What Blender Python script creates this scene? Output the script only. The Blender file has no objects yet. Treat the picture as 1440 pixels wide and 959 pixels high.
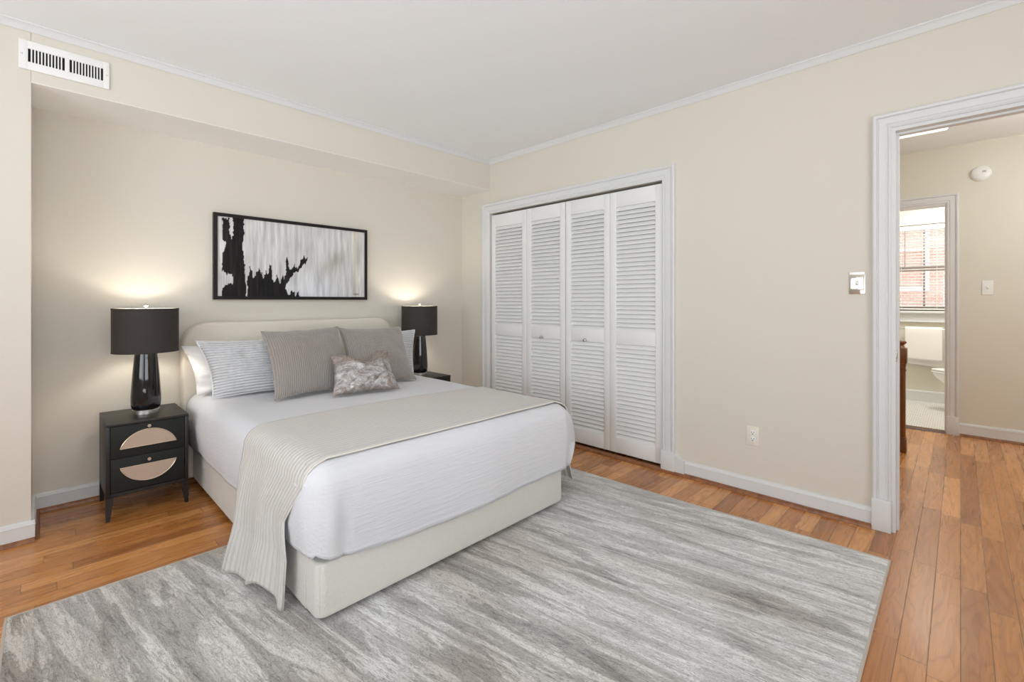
import bpy, bmesh, math, random
from mathutils import Vector, Matrix, noise
random.seed(7)
scene = bpy.context.scene
COL = scene.collection
R = math.radians
PI = math.pi

# ------------------------------------------------------------------ camera
cd = bpy.data.cameras.new('camera')
cam = bpy.data.objects.new('camera', cd); COL.objects.link(cam)
cam.location = (0, 0, 1.2)
cam.rotation_euler = (R(90), 0, -R(45.63))
cd.sensor_width = 36.0
cd.lens = 644.84 / 1440 * 36.0
cd.shift_y = -(479.5 - 423.66) / 1440
cd.clip_start = 0.02
scene.camera = cam

# ------------------------------------------------------------------ world, light, exposure
scene.view_settings.view_transform = 'Standard'
scene.view_settings.look = 'None'
scene.view_settings.exposure = -0.62
scene.view_settings.gamma = 1.0
scene.view_settings.use_curve_mapping = False
scene.cycles.max_bounces = 10
scene.cycles.diffuse_bounces = 6

world = bpy.data.worlds.new('world'); scene.world = world
world.use_nodes = True
bg = world.node_tree.nodes['Background']
bg.inputs[0].default_value = (0.86, 0.93, 1.0, 1)
bg.inputs[1].default_value = 4.4

def area(name, loc, rot, sx, sy, power, col=(1, 1, 1), spread=180):
    l = bpy.data.lights.new(name, 'AREA'); l.shape = 'RECTANGLE'
    l.size = sx; l.size_y = sy; l.energy = power; l.color = col; l.spread = R(spread)
    o = bpy.data.objects.new(name, l); COL.objects.link(o)
    o.location = loc; o.rotation_euler = rot
    return o
# unseen area lights added behind the camera to light the room like window daylight
area('added_daylight_west', (-1.75, 1.15, 1.42), (0, -R(104), R(20)), 1.45, 2.3, 27, (0.88, 0.95, 1.0), 115)
area('added_daylight_south', (0.25, -1.75, 1.42), (R(104), 0, -R(22)), 2.5, 1.45, 25, (0.88, 0.95, 1.0), 115)
# unseen uplight behind the camera, added to brighten the ceiling
area('added_uplight', (-0.9, -0.4, 0.45), (R(180), 0, 0), 1.6, 1.6, 56, (0.93, 0.97, 1.0))
# unseen overhead light added to brighten the bathroom
area('bathroom_fill_light', (6.6, 0.1, 2.50), (0, 0, 0), 0.5, 0.5, 44, (1.0, 0.98, 0.94))

# ------------------------------------------------------------------ node helpers
def new_mat(name, col=(.8, .8, .8), rough=.5, metal=0.0, spec=0.5):
    m = bpy.data.materials.new(name); m.use_nodes = True
    b = m.node_tree.nodes['Principled BSDF']
    b.inputs['Base Color'].default_value = (*col, 1)
    b.inputs['Roughness'].default_value = rough
    b.inputs['Metallic'].default_value = metal
    b.inputs['Specular IOR Level'].default_value = spec
    return m, m.node_tree, b
def nd(nt, t, ins=None, **props):
    n = nt.nodes.new(t)
    for k, v in props.items(): setattr(n, k, v)
    for k, v in (ins or {}).items():
        if isinstance(v, bpy.types.NodeSocket): nt.links.new(v, n.inputs[k])
        else: n.inputs[k].default_value = v
    return n
def mth(nt, op, a, b=0.0, c=0.0):
    return nd(nt, 'ShaderNodeMath', {0: a, 1: b, 2: c}, operation=op).outputs[0]
def coords(nt, scale=(1, 1, 1), kind='Object'):
    tc = nt.nodes.new('ShaderNodeTexCoord')
    mp = nd(nt, 'ShaderNodeMapping', {'Vector': tc.outputs[kind], 'Scale': scale})
    return mp.outputs[0]
def noise_tex(nt, vec, scale=1.0, detail=4.0, rough=.5, dist=0.0):
    return nd(nt, 'ShaderNodeTexNoise', {'Vector': vec, 'Scale': scale, 'Detail': detail, 'Roughness': rough, 'Distortion': dist}).outputs['Fac']
def ramp(nt, fac, stops, interp='LINEAR'):
    n = nt.nodes.new('ShaderNodeValToRGB'); nt.links.new(fac, n.inputs[0])
    cr = n.color_ramp; cr.interpolation = interp
    while len(cr.elements) < len(stops): cr.elements.new(0.5)
    for e, (p, c) in zip(cr.elements, stops):
        e.position = p; e.color = (*c, 1) if len(c) == 3 else c
    return n.outputs[0]
def mix(nt, fac, a, b, blend='MIX'):
    n = nt.nodes.new('ShaderNodeMix'); n.data_type = 'RGBA'; n.blend_type = blend
    for idx, v in ((0, fac), (6, a), (7, b)):
        if isinstance(v, bpy.types.NodeSocket): nt.links.new(v, n.inputs[idx])
        else: n.inputs[idx].default_value = v if idx == 0 else (*v, 1)
    return n.outputs[2]
def bump(nt, b, height, strength=.3, dist=.01):
    n = nd(nt, 'ShaderNodeBump', {'Height': height, 'Strength': strength, 'Distance': dist})
    nt.links.new(n.outputs[0], b.inputs['Normal'])
def srgb(r, g, b):
    f = lambda c: (c / 255 / 12.92) if c / 255 <= .04045 else ((c / 255 + .055) / 1.055) ** 2.4
    return (f(r), f(g), f(b))

# ------------------------------------------------------------------ materials
M = {}
def paint(key, col, rough=.55, bs=.04):
    m, nt, b = new_mat(key, col, rough, spec=.3)
    bump(nt, b, noise_tex(nt, coords(nt), 260, 3), bs, .002)
    M[key] = m
paint('wall_paint', (0.70, 0.66, 0.585), .6)
paint('hall_paint', (0.72, 0.69, 0.60), .6)
paint('ceiling_paint', (0.87, 0.89, 0.905), .75)
paint('trim_paint', (0.72, 0.73, 0.73), .4, 0)
paint('soffit_lit_paint', (0.90, 0.895, 0.87), .7)  # paler than the walls: lamp and bounce light put into the colour
paint('door_paint', (0.82, 0.825, 0.82), .4, 0)
paint('plastic_white', (0.85, 0.85, 0.83), .3, 0)
paint('plate_painted', (0.80, 0.75, 0.66), .35, 0)
paint('porcelain', (0.88, 0.88, 0.87), .08, 0)
paint('dark_void', (0.012, 0.012, 0.012), .8, 0)
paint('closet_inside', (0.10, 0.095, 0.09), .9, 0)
paint('black_frame', (0.011, 0.009, 0.008), .45, 0)
paint('plastic_black', (0.02, 0.02, 0.02), .4, 0)

def flat(key, col, rough, metal=0.0, spec=.5):
    M[key] = new_mat(key, col, rough, metal, spec)[0]
flat('chrome', (0.86, 0.85, 0.83), .06, 1.0)
flat('brushed_steel', (0.72, 0.70, 0.66), .25, 1.0)
flat('brass', (0.78, 0.68, 0.50), .28, 1.0)
flat('black_glass', (0.006, 0.006, 0.007), .04, 0, .6)
flat('shade_liner', (0.82, 0.78, 0.70), .7)
flat('blind_slat', (0.86, 0.84, 0.80), .4)
flat('sash_dark', (0.33, 0.27, 0.27), .5)

def floor_wood():
    m, nt, b = new_mat('oak_floor', rough=.3)
    tc = nt.nodes.new('ShaderNodeTexCoord')
    sp = nd(nt, 'ShaderNodeSeparateXYZ', {0: tc.outputs['Object']})
    x, y = sp.outputs[0], sp.outputs[1]
    yy = mth(nt, 'DIVIDE', y, 0.079)
    row = mth(nt, 'FLOOR', yy); fy = mth(nt, 'FRACT', yy)
    rr = nd(nt, 'ShaderNodeTexWhiteNoise', {'W': row}, noise_dimensions='1D').outputs['Value']
    xx = mth(nt, 'ADD', mth(nt, 'DIVIDE', x, 0.78), mth(nt, 'MULTIPLY', rr, 9.37))
    colx = mth(nt, 'FLOOR', xx); fx = mth(nt, 'FRACT', xx)
    cv = nd(nt, 'ShaderNodeCombineXYZ', {0: row, 1: colx, 2: 0.0}).outputs[0]
    pid = nd(nt, 'ShaderNodeTexWhiteNoise', {'Vector': cv}, noise_dimensions='2D').outputs['Value']
    gv = nd(nt, 'ShaderNodeCombineXYZ', {0: mth(nt, 'MULTIPLY', x, 1.6), 1: mth(nt, 'MULTIPLY', y, 22.0), 2: mth(nt, 'MULTIPLY', pid, 37.0)}).outputs[0]
    g1 = noise_tex(nt, gv, 1.0, 3, .5, .8)
    gv2 = nd(nt, 'ShaderNodeCombineXYZ', {0: mth(nt, 'MULTIPLY', x, 4.0), 1: mth(nt, 'MULTIPLY', y, 150.0), 2: mth(nt, 'MULTIPLY', pid, 91.0)}).outputs[0]
    g2 = noise_tex(nt, gv2, 1.5, 3, .6, .3)
    # growth rings: contour lines of a stretched noise
    gv3 = nd(nt, 'ShaderNodeCombineXYZ', {0: mth(nt, 'MULTIPLY', x, 2.2), 1: mth(nt, 'MULTIPLY', y, 16.0), 2: mth(nt, 'MULTIPLY', pid, 53.0)}).outputs[0]
    rg3 = mth(nt, 'FRACT', mth(nt, 'MULTIPLY', noise_tex(nt, gv3, .55, 2, .5, .6), 13.0))
    ring = ramp(nt, mth(nt, 'ABSOLUTE', mth(nt, 'SUBTRACT', rg3, .5)), [(.0, (.70, .62, .55)), (.14, (.93, .91, .89)), (.3, (1, 1, 1))])
    base = ramp(nt, pid, [(0.0, srgb(170, 108, 54)), (.35, srgb(190, 127, 66)), (.7, srgb(208, 144, 79)), (1.0, srgb(226, 162, 98))])
    grain = ramp(nt, g1, [(.3, (.80, .76, .72)), (.5, (1, 1, 1)), (.75, (.90, .87, .84))])
    c = mix(nt, 1.0, base, grain, 'MULTIPLY')
    c = mix(nt, .75, c, ring, 'MULTIPLY')
    fine = ramp(nt, g2, [(.3, (.80, .76, .72)), (.5, (1, 1, 1))])
    c = mix(nt, .5, c, fine, 'MULTIPLY')
    e1 = mth(nt, 'MINIMUM', fy, mth(nt, 'SUBTRACT', 1.0, fy))
    e2 = mth(nt, 'MULTIPLY', mth(nt, 'MINIMUM', fx, mth(nt, 'SUBTRACT', 1.0, fx)), 10.4)
    e = mth(nt, 'MINIMUM', e1, e2)
    seam = nd(nt, 'ShaderNodeMapRange', {'Value': e, 'From Min': 0.0, 'From Max': .026}).outputs[0]
    c = mix(nt, seam, (.085, .04, .02), c)
    nt.links.new(c, b.inputs['Base Color'])
    rg = nd(nt, 'ShaderNodeMapRange', {'Value': g1, 'To Min': .2, 'To Max': .36}).outputs[0]
    nt.links.new(rg, b.inputs['Roughness'])
    h = mth(nt, 'ADD', mth(nt, 'MULTIPLY', seam, 1.0), mth(nt, 'MULTIPLY', g2, .12))
    bump(nt, b, h, .35, .002)
    b.inputs['Coat Weight'].default_value = .35; b.inputs['Coat Roughness'].default_value = .26
    M['oak_floor'] = m
floor_wood()

def stained(key, dark, light, rough=.35):
    m, nt, b = new_mat(key, rough=rough)
    g = noise_tex(nt, coords(nt, (18, 18, 2)), 2, 5, .6, .6)
    nt.links.new(ramp(nt, g, [(.3, dark), (.7, light)]), b.inputs['Base Color'])
    M[key] = m
stained('shoe_wood', srgb(110, 66, 36), srgb(160, 104, 62))
stained('newel_wood', srgb(88, 50, 18), srgb(134, 80, 32), .3)
stained('threshold_wood', srgb(70, 45, 30), srgb(105, 70, 46), .5)
stained('cabinet_black', (0.007, 0.006, 0.0055), (0.014, 0.012, 0.0105), .42)

def drawer_mat():
    m, nt, b = new_mat('drawer_front', (.013, .0145, .0138), .6, spec=.3)
    bump(nt, b, noise_tex(nt, coords(nt, (1, 1, 10)), 90, 2), .1, .001)
    M['drawer_front'] = m
    m, nt, b = new_mat('inlay', rough=.6)
    v = coords(nt)
    w1 = nd(nt, 'ShaderNodeTexWave', {'Vector': v, 'Scale': 130.0, 'Distortion': .5}, bands_direction='X').outputs['Fac']
    w2 = nd(nt, 'ShaderNodeTexWave', {'Vector': v, 'Scale': 130.0, 'Distortion': .5}, bands_direction='Z').outputs['Fac']
    w = mth(nt, 'MULTIPLY', w1, w2)
    nt.links.new(ramp(nt, w, [(0, (.44, .33, .25)), (.7, (.56, .43, .34))]), b.inputs['Base Color'])
    M['inlay'] = m
drawer_mat()

def fabric(key, col, rough=.9, scale=400, bs=.25, sheen=.2):
    m, nt, b = new_mat(key, col, rough, spec=.2)
    b.inputs['Sheen Weight'].default_value = sheen
    n = noise_tex(nt, coords(nt), scale, 3)
    bump(nt, b, n, bs, .003)
    M[key] = m
    return m, nt, b
fabric('boucle', (0.66, 0.645, 0.60), .95, 110, 1.0)
fabric('headboard_fabric', (0.73, 0.675, 0.59), .95, 260, .35)
fabric('pillow_white', (0.84, 0.82, 0.80), .9, 60, .35)
fabric('towel_white', (0.90, 0.89, 0.87), .95, 300, .5)
fabric('rug_binding', (0.48, 0.42, 0.36), .9, 300, .4)
fabric('throw_binding', (0.74, 0.70, 0.64), .9, 300, .3)
fabric('mattress_fabric', (0.75, 0.75, 0.75), .9)
fabric('flange_fabric', (0.74, 0.74, 0.75), .9)

def shade_mat():
    m, nt, b = new_mat('shade_fabric', (.030, .024, .020), .75)
    v = coords(nt, (1, 1, 1), 'UV')
    w = nd(nt, 'ShaderNodeTexWave', {'Vector': v, 'Scale': 60.0, 'Distortion': 2.0, 'Detail Scale': 3.0}, bands_direction='X').outputs['Fac']
    nt.links.new(ramp(nt, w, [(0, (.022, .017, .014)), (1, (.042, .033, .028))]), b.inputs['Base Color'])
    M['shade_fabric'] = m
shade_mat()

def cover_mat():
    m, nt, b = new_mat('coverlet', (0.70, 0.71, 0.745), .85, spec=.2)
    n = noise_tex(nt, coords(nt, (5, 70, 70)), 1.0, 3, .5, .8)
    n2 = noise_tex(nt, coords(nt, (4, 4, 4)), 1.0, 3)
    bump(nt, b, mth(nt, 'ADD', n, mth(nt, 'MULTIPLY', n2, .8)), .40, .008)
    M['coverlet'] = m
cover_mat()

def ribbed(key, dark, light, bands, direction, bs=.8, dist=.5, rough=.85, sheen=.3, bd=.006):
    m, nt, b = new_mat(key, light, rough, spec=.25)
    b.inputs['Sheen Weight'].default_value = sheen
    v = coords(nt, (1, 1, 1), 'UV')
    w = nd(nt, 'ShaderNodeTexWave', {'Vector': v, 'Scale': bands, 'Distortion': dist, 'Detail': 1.0, 'Detail Scale': 1.5}, bands_direction=direction).outputs['Fac']
    nt.links.new(ramp(nt, w, [(0.0, dark), (.45, light)]), b.inputs['Base Color'])
    bump(nt, b, w, bs, bd)
    M[key] = m
ribbed('sham_ribbed', (0.47, 0.48, 0.51), (0.67, 0.68, 0.70), 6.6, 'Y', .9, .5)
ribbed('taupe_velvet', (0.235, 0.205, 0.185), (0.335, 0.30, 0.275), 13, 'X', .7, .9, .7, .5, .004)
ribbed('throw_gauze', (0.545, 0.525, 0.49), (0.635, 0.617, 0.587), 8.5, 'Y', .7, .8, .9, .2, .004)

def lumbar_mat():
    m, nt, b = new_mat('crushed_metallic', rough=.35)
    v = coords(nt, (1, 1, 1), 'UV')
    n1 = noise_tex(nt, v, 5, 5, .6, 1.8)
    n2 = noise_tex(nt, v, 26, 4, .6, 1.0)
    c = ramp(nt, n1, [(.32, (.22, .17, .145)), (.46, (.50, .46, .44)), (.6, (.72, .72, .74)), (.78, (.45, .40, .37))])
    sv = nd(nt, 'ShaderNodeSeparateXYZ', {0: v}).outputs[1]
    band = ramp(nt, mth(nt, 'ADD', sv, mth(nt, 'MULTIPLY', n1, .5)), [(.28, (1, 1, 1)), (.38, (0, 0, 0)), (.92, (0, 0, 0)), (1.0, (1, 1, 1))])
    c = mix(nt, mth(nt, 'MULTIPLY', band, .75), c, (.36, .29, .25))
    c2 = ramp(nt, n2, [(.35, (.55, .53, .52)), (.6, (1, 1, 1))])
    nt.links.new(mix(nt, .7, c, c2, 'MULTIPLY'), b.inputs['Base Color'])
    b.inputs['Metallic'].default_value = .55
    bump(nt, b, mth(nt, 'ADD', n1, mth(nt, 'MULTIPLY', n2, .6)), .7, .012)
    M['crushed_metallic'] = m
lumbar_mat()

def rug_mat():
    m, nt, b = new_mat('rug_pile', rough=.95, spec=.1)
    b.inputs['Sheen Weight'].default_value = .3
    tcr = nt.nodes.new('ShaderNodeTexCoord')
    rot = nd(nt, 'ShaderNodeMapping', {'Vector': tcr.outputs['Object'], 'Rotation': (0, 0, -R(9))}).outputs[0]
    def coords(nt_, sc): return nd(nt_, 'ShaderNodeMapping', {'Vector': rot, 'Scale': sc}).outputs[0]
    a = noise_tex(nt, coords(nt, (9, .95, 1)), 1.5, 9, .70, .6)
    a2 = noise_tex(nt, coords(nt, (18, 2.2, 1)), 1.5, 8, .68, .8)
    f = noise_tex(nt, coords(nt, (34, 9, 1)), 1.5, 6, .65, 1.5)
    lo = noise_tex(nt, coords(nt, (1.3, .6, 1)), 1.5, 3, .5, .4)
    xs = nd(nt, 'ShaderNodeSeparateXYZ', {0: tcr.outputs['Object']}).outputs[0]   # tone shifts from taupe to cool grey along x
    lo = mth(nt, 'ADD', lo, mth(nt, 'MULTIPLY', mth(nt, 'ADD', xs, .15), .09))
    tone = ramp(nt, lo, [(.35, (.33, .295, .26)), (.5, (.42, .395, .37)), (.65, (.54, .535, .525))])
    light = ramp(nt, a2, [(.35, (.63, .62, .605)), (.6, (.80, .80, .79))])
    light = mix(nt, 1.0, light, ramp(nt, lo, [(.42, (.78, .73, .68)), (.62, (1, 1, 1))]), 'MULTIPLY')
    m1 = ramp(nt, a, [(.475, (0, 0, 0)), (.515, (1, 1, 1))])
    m2 = ramp(nt, a2, [(.44, (0, 0, 0)), (.475, (1, 1, 1))])
    c = mix(nt, m1, tone, light)
    c = mix(nt, m2, mix(nt, .45, c, tone), c)
    # darkest streaks
    dk = ramp(nt, a, [(.36, (.62, .61, .60)), (.42, (1, 1, 1))])
    c = mix(nt, 1.0, c, dk, 'MULTIPLY')
    # thin dark cracks and pale threads following the streaks
    d = mth(nt, 'ABSOLUTE', mth(nt, 'SUBTRACT', f, .5))
    crack = ramp(nt, d, [(.0, (.34, .33, .32)), (.028, (1, 1, 1))])
    d2 = mth(nt, 'ABSOLUTE', mth(nt, 'SUBTRACT', a2, .5))
    crack2 = ramp(nt, d2, [(.0, (.40, .39, .38)), (.014, (1, 1, 1))])
    c = mix(nt, .75, c, mix(nt, 1.0, crack, crack2, 'MULTIPLY'), 'MULTIPLY')
    speck = ramp(nt, noise_tex(nt, coords(nt, (120, 60, 1)), 2, 3), [(.35, (.86, .86, .86)), (.65, (1.08, 1.08, 1.08))])
    c = mix(nt, .6, c, speck, 'MULTIPLY')
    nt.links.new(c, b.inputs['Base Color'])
    h = mth(nt, 'ADD', mth(nt, 'MULTIPLY', f, .7), mth(nt, 'MULTIPLY', a2, 1.0))
    bump(nt, b, h, .6, .008)
    M['rug_pile'] = m
rug_mat()

def tile_mat():
    m, nt, b = new_mat('hex_tile', rough=.25)
    v = nd(nt, 'ShaderNodeTexVoronoi', {'Vector': coords(nt, (30, 30, 0)), 'Scale': 1.0, 'Randomness': .0}, feature='DISTANCE_TO_EDGE').outputs['Distance']
    # offset rows into a hexagon-like grid
    tc = nt.nodes.new('ShaderNodeTexCoord'); sp = nd(nt, 'ShaderNodeSeparateXYZ', {0: tc.outputs['Object']})
    row = mth(nt, 'MULTIPLY', sp.outputs[0], 32.0)
    sh = mth(nt, 'MULTIPLY', mth(nt, 'MODULO', mth(nt, 'FLOOR', mth(nt, 'ADD', row, 200.0)), 2.0), .5)
    cx = mth(nt, 'SUBTRACT', mth(nt, 'FRACT', mth(nt, 'ADD', mth(nt, 'MULTIPLY', sp.outputs[1], 28.0), sh)), .5)
    cy = mth(nt, 'SUBTRACT', mth(nt, 'FRACT', mth(nt, 'ADD', row, 200.0)), .5)
    dd = mth(nt, 'SQRT', mth(nt, 'ADD', mth(nt, 'MULTIPLY', cx, cx), mth(nt, 'MULTIPLY', cy, cy)))
    nt.links.new(ramp(nt, dd, [(.44, (.84, .83, .80)), (.50, (.36, .33, .30))]), b.inputs['Base Color'])
    M['hex_tile'] = m
tile_mat()

def brick_mat():
    m, nt, b = new_mat('red_brick', rough=.9)
    tc = nt.nodes.new('ShaderNodeTexCoord')
    sp = nd(nt, 'ShaderNodeSeparateXYZ', {0: tc.outputs['Object']})
    cv = nd(nt, 'ShaderNodeCombineXYZ', {0: sp.outputs[1], 1: sp.outputs[2], 2: 0.0}).outputs[0]
    br = nd(nt, 'ShaderNodeTexBrick', {'Vector': cv, 'Color1': (.56, .28, .23, 1), 'Color2': (.64, .36, .30, 1), 'Mortar': (.72, .64, .60, 1), 'Scale': 4.5, 'Mortar Size': .02})
    nt.links.new(br.outputs['Color'], b.inputs['Base Color'])
    M['red_brick'] = m
brick_mat()

def glass_mat():
    m = bpy.data.materials.new('window_glass'); m.use_nodes = True
    nt = m.node_tree; nt.nodes.clear()
    out = nt.nodes.new('ShaderNodeOutputMaterial')
    t = nd(nt, 'ShaderNodeBsdfTransparent', {0: (.95, .97, .96, 1)})
    g = nd(nt, 'ShaderNodeBsdfGlossy', {0: (1, 1, 1, 1), 'Roughness': .02})
    mx = nd(nt, 'ShaderNodeMixShader', {0: .06, 1: t.outputs[0], 2: g.outputs[0]})
    nt.links.new(mx.outputs[0], out.inputs[0])
    M['window_glass'] = m
glass_mat()

def emit(key, col, strength):
    m, nt, b = new_mat(key, (1, 1, 1), .5)
    b.inputs['Emission Color'].default_value = (*col, 1)
    b.inputs['Emission Strength'].default_value = strength
    M[key] = m
emit('bulb', (1.0, 0.92, 0.80), 185.0)
emit('fixture_glow', (1.0, 0.98, 0.93), 2.0)
emit('globe_glow', (0.96, 0.98, 1.0), 64.0)

def canvas_mat():
    m, nt, b = new_mat('canvas_paint', rough=.65, spec=.2)
    at = nt.nodes.new('ShaderNodeAttribute'); at.attribute_name = 'paint'
    nt.links.new(at.outputs['Color'], b.inputs['Base Color'])
    n = noise_tex(nt, coords(nt, (60, 1, 6)), 1, 5, .6, .6)
    bump(nt, b, n, .6, .01)
    M['canvas_paint'] = m
canvas_mat()

# ------------------------------------------------------------------ mesh helpers
class MB:
    """collects shapes, builds one mesh object; coordinates are given in world space and shifted by off"""
    def __init__(s, off=(0, 0, 0)):
        s.bm = bmesh.new(); s.off = Vector(off); s.uvs = None
    def add(s, verts, faces, xf=None):
        vs = []
        for v in verts:
            p = Vector(v)
            if xf is not None: p = xf @ p
            vs.append(s.bm.verts.new(p - s.off))
        for f in faces:
            try: s.bm.faces.new([vs[i] for i in f])
            except ValueError: pass
        return vs
    def box(s, lo, hi, bev=0.0, seg=2, xf=None):
        t = bmesh.new()
        bmesh.ops.create_cube(t, size=1.0)
        c = [(a + b) / 2 for a, b in zip(lo, hi)]; d = [abs(b - a) for a, b in zip(lo, hi)]
        for v in t.verts: v.co = Vector((c[0] + v.co.x * d[0], c[1] + v.co.y * d[1], c[2] + v.co.z * d[2]))
        if bev > 0:
            bmesh.ops.bevel(t, geom=list(t.edges), offset=min(bev, min(d) * .49), segments=seg, profile=.5, affect='EDGES')
        t.verts.index_update()
        s.add([v.co.copy() for v in t.verts], [[v.index for v in f.verts] for f in t.faces], xf)
        t.free(); return s
    def lathe(s, prof, n=48, c=(0, 0, 0), axis='Z', cap=True):
        vs = []; fs = []
        for i in range(n):
            a = 2 * PI * i / n
            for r, h in prof:
                if axis == 'Z': p = (r * math.cos(a), r * math.sin(a), h)
                elif axis == 'X': p = (h, r * math.cos(a), r * math.sin(a))
                else: p = (r * math.sin(a), h, r * math.cos(a))
                vs.append((p[0] + c[0], p[1] + c[1], p[2] + c[2]))
        m = len(prof)
        for i in range(n):
            j = (i + 1) % n
            for k in range(m - 1): fs.append((i * m + k, j * m + k, j * m + k + 1, i * m + k + 1))
        if cap:
            fs.append([i * m for i in range(n)][::-1]); fs.append([i * m + m - 1 for i in range(n)])
        s.add(vs, fs); return s
    def tube(s, pts, r, n=8, closed=False):
        pts = [Vector(p) for p in pts]; vs = []; fs = []; N = len(pts)
        up = Vector((0, 0, 1))
        for i, p in enumerate(pts):
            a = pts[(i - 1) % N] if (closed or i) else p
            b = pts[(i + 1) % N] if (closed or i < N - 1) else p
            t = (b - a); t = t.normalized() if t.length > 1e-9 else Vector((1, 0, 0))
            u = t.cross(up)
            if u.length < 1e-3: u = t.cross(Vector((1, 0, 0)))
            u.normalize(); w = t.cross(u)
            for k in range(n):
                q = 2 * PI * k / n
                vs.append(p + u * (r * math.cos(q)) + w * (r * math.sin(q)))
        for i in range(N if closed else N - 1):
            j = (i + 1) % N
            for k in range(n):
                l = (k + 1) % n
                fs.append((i * n + k, i * n + l, j * n + l, j * n + k))
        if not closed:
            fs.append(list(range(n))[::-1]); fs.append([(N - 1) * n + k for k in range(n)])
        s.add(vs, fs); return s
    def prism(s, poly, lo, hi, axis):
        """extrude a 2D polygon along an axis; poly coordinates are the other two axes in XYZ order"""
        def mk(a, b, h):
            return {'X': (h, a, b), 'Y': (a, h, b), 'Z': (a, b, h)}[axis]
        n = len(poly)
        vs = [mk(a, b, lo) for a, b in poly] + [mk(a, b, hi) for a, b in poly]
        fs = [list(range(n))[::-1], [n + i for i in range(n)]] + [(i, (i + 1) % n, n + (i + 1) % n, n + i) for i in range(n)]
        s.add(vs, fs); return s
    def frame(s, prof, y0, y1, zb, zt, x, sx, plane='X', closed=False):
        """mitred casing: prof = [(w outward from opening, t out of the wall)]; opening y0..y1, zb..zt on the plane x"""
        def P(y, z, t): return (x + sx * t, y, z) if plane == 'X' else (y, x + sx * t, z)
        rings = []
        for w, t in prof:
            if closed: rings.append([P(y0 - w, zb - w, t), P(y0 - w, zt + w, t), P(y1 + w, zt + w, t), P(y1 + w, zb - w, t)])
            else: rings.append([P(y0 - w, zb, t), P(y0 - w, zt + w, t), P(y1 + w, zt + w, t), P(y1 + w, zb, t)])
        vs = [p for r in rings for p in r]; fs = []; m = len(prof)
        for i in range(m):
            j = (i + 1) % m
            for k in range(4 if closed else 3):
                l = (k + 1) % 4
                fs.append((i * 4 + k, j * 4 + k, j * 4 + l, i * 4 + l))
        if not closed:
            fs.append([i * 4 for i in range(m)]); fs.append([i * 4 + 3 for i in range(m)][::-1])
        s.add(vs, fs); return s
    def build(s, name, mat, parent=None, smooth=True, ang=35, loc=None):
        bmesh.ops.recalc_face_normals(s.bm, faces=list(s.bm.faces))
        me = bpy.data.meshes.new(name); s.bm.to_mesh(me); s.bm.free()
        me.materials.append(M[mat] if isinstance(mat, str) else mat)
        if smooth:
            for p in me.polygons: p.use_smooth = True
            me.set_sharp_from_angle(angle=R(ang))
        o = bpy.data.objects.new(name, me); COL.objects.link(o)
        if parent is not None: o.parent = parent
        else: o.location = s.off
        return o

def tag(o, label=None, cat=None, group=None, kind=None):
    if label: o['label'] = label
    if cat: o['category'] = cat
    if group: o['group'] = group
    if kind: o['kind'] = kind
    return o
def thing(name, loc, label, cat, group=None):
    o = bpy.data.objects.new(name, None); COL.objects.link(o); o.location = loc
    o.empty_display_size = .1
    return tag(o, label, cat, group)
def struct(mb, name, mat, label, cat, parent=None):
    o = mb.build(name, mat, parent)
    return tag(o, label, cat, None, 'structure')
def copy_tree(o, parent=None):
    c = o.copy(); COL.objects.link(c)
    if parent is not None: c.parent = parent
    for ch in list(o.children): copy_tree(ch, c)
    return c

def wall(plane, c0, c1, a0, a1, z0, z1, holes=()):
    """wall slab between c0 and c1 on the given axis, with rectangular holes (a, b, za, zb)"""
    A = sorted({a0, a1, *[h[0] for h in holes], *[h[1] for h in holes]})
    Z = sorted({z0, z1, *[h[2] for h in holes], *[h[3] for h in holes]})
    mb = MB()
    def full(i, k):
        if i < 0 or k < 0 or i >= len(A) - 1 or k >= len(Z) - 1: return False
        am = (A[i] + A[i + 1]) / 2; zm = (Z[k] + Z[k + 1]) / 2
        return not any(h[0] < am < h[1] and h[2] < zm < h[3] for h in holes)
    def P(c, a, z): return (c, a, z) if plane == 'X' else (a, c, z)
    for i in range(len(A) - 1):
        for k in range(len(Z) - 1):
            if not full(i, k): continue
            a, b, u, v = A[i], A[i + 1], Z[k], Z[k + 1]
            for c in (c0, c1): mb.add([P(c, a, u), P(c, b, u), P(c, b, v), P(c, a, v)], [(0, 1, 2, 3)])
            for (ii, kk, q) in ((i - 1, k, [(a, u), (a, v)]), (i + 1, k, [(b, u), (b, v)]), (i, k - 1, [(a, u), (b, u)]), (i, k + 1, [(a, v), (b, v)])):
                if not full(ii, kk):
                    (p, r), (s_, t) = q
                    mb.add([P(c0, p, r), P(c0, s_, t), P(c1, s_, t), P(c1, p, r)], [(0, 1, 2, 3)])
    bmesh.ops.remove_doubles(mb.bm, verts=list(mb.bm.verts), dist=1e-5)
    return mb

# ------------------------------------------------------------------ dimensions
XC, XH = 3.086, 3.206            # closet wall, both faces
YF, YA = 3.329, 3.757            # front wall plane, alcove wall
XP = -0.043                      # edge of the pillar beside the alcove
HC, HS, HH = 2.583, 2.30, 2.60   # ceiling, soffit, hall ceiling
XW, YS = -2.0, -2.2              # bedroom walls behind the camera
XF, XF2 = 5.73, 5.85             # far hall wall
XB = 7.35                        # bathroom back wall
DY0, DY1, DZ = -0.56, 0.258, 2.10   # bedroom doorway
CY0, CY1, CZ0, CZ1 = 1.517, 3.318, 0.0, 2.062   # closet opening
BY0, BY1, BZ = 0.09, 0.85, 2.09  # bathroom doorway
WY0, WY1, WZ0, WZ1 = -0.22, 0.64, 1.085, 2.12   # bathroom window

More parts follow.
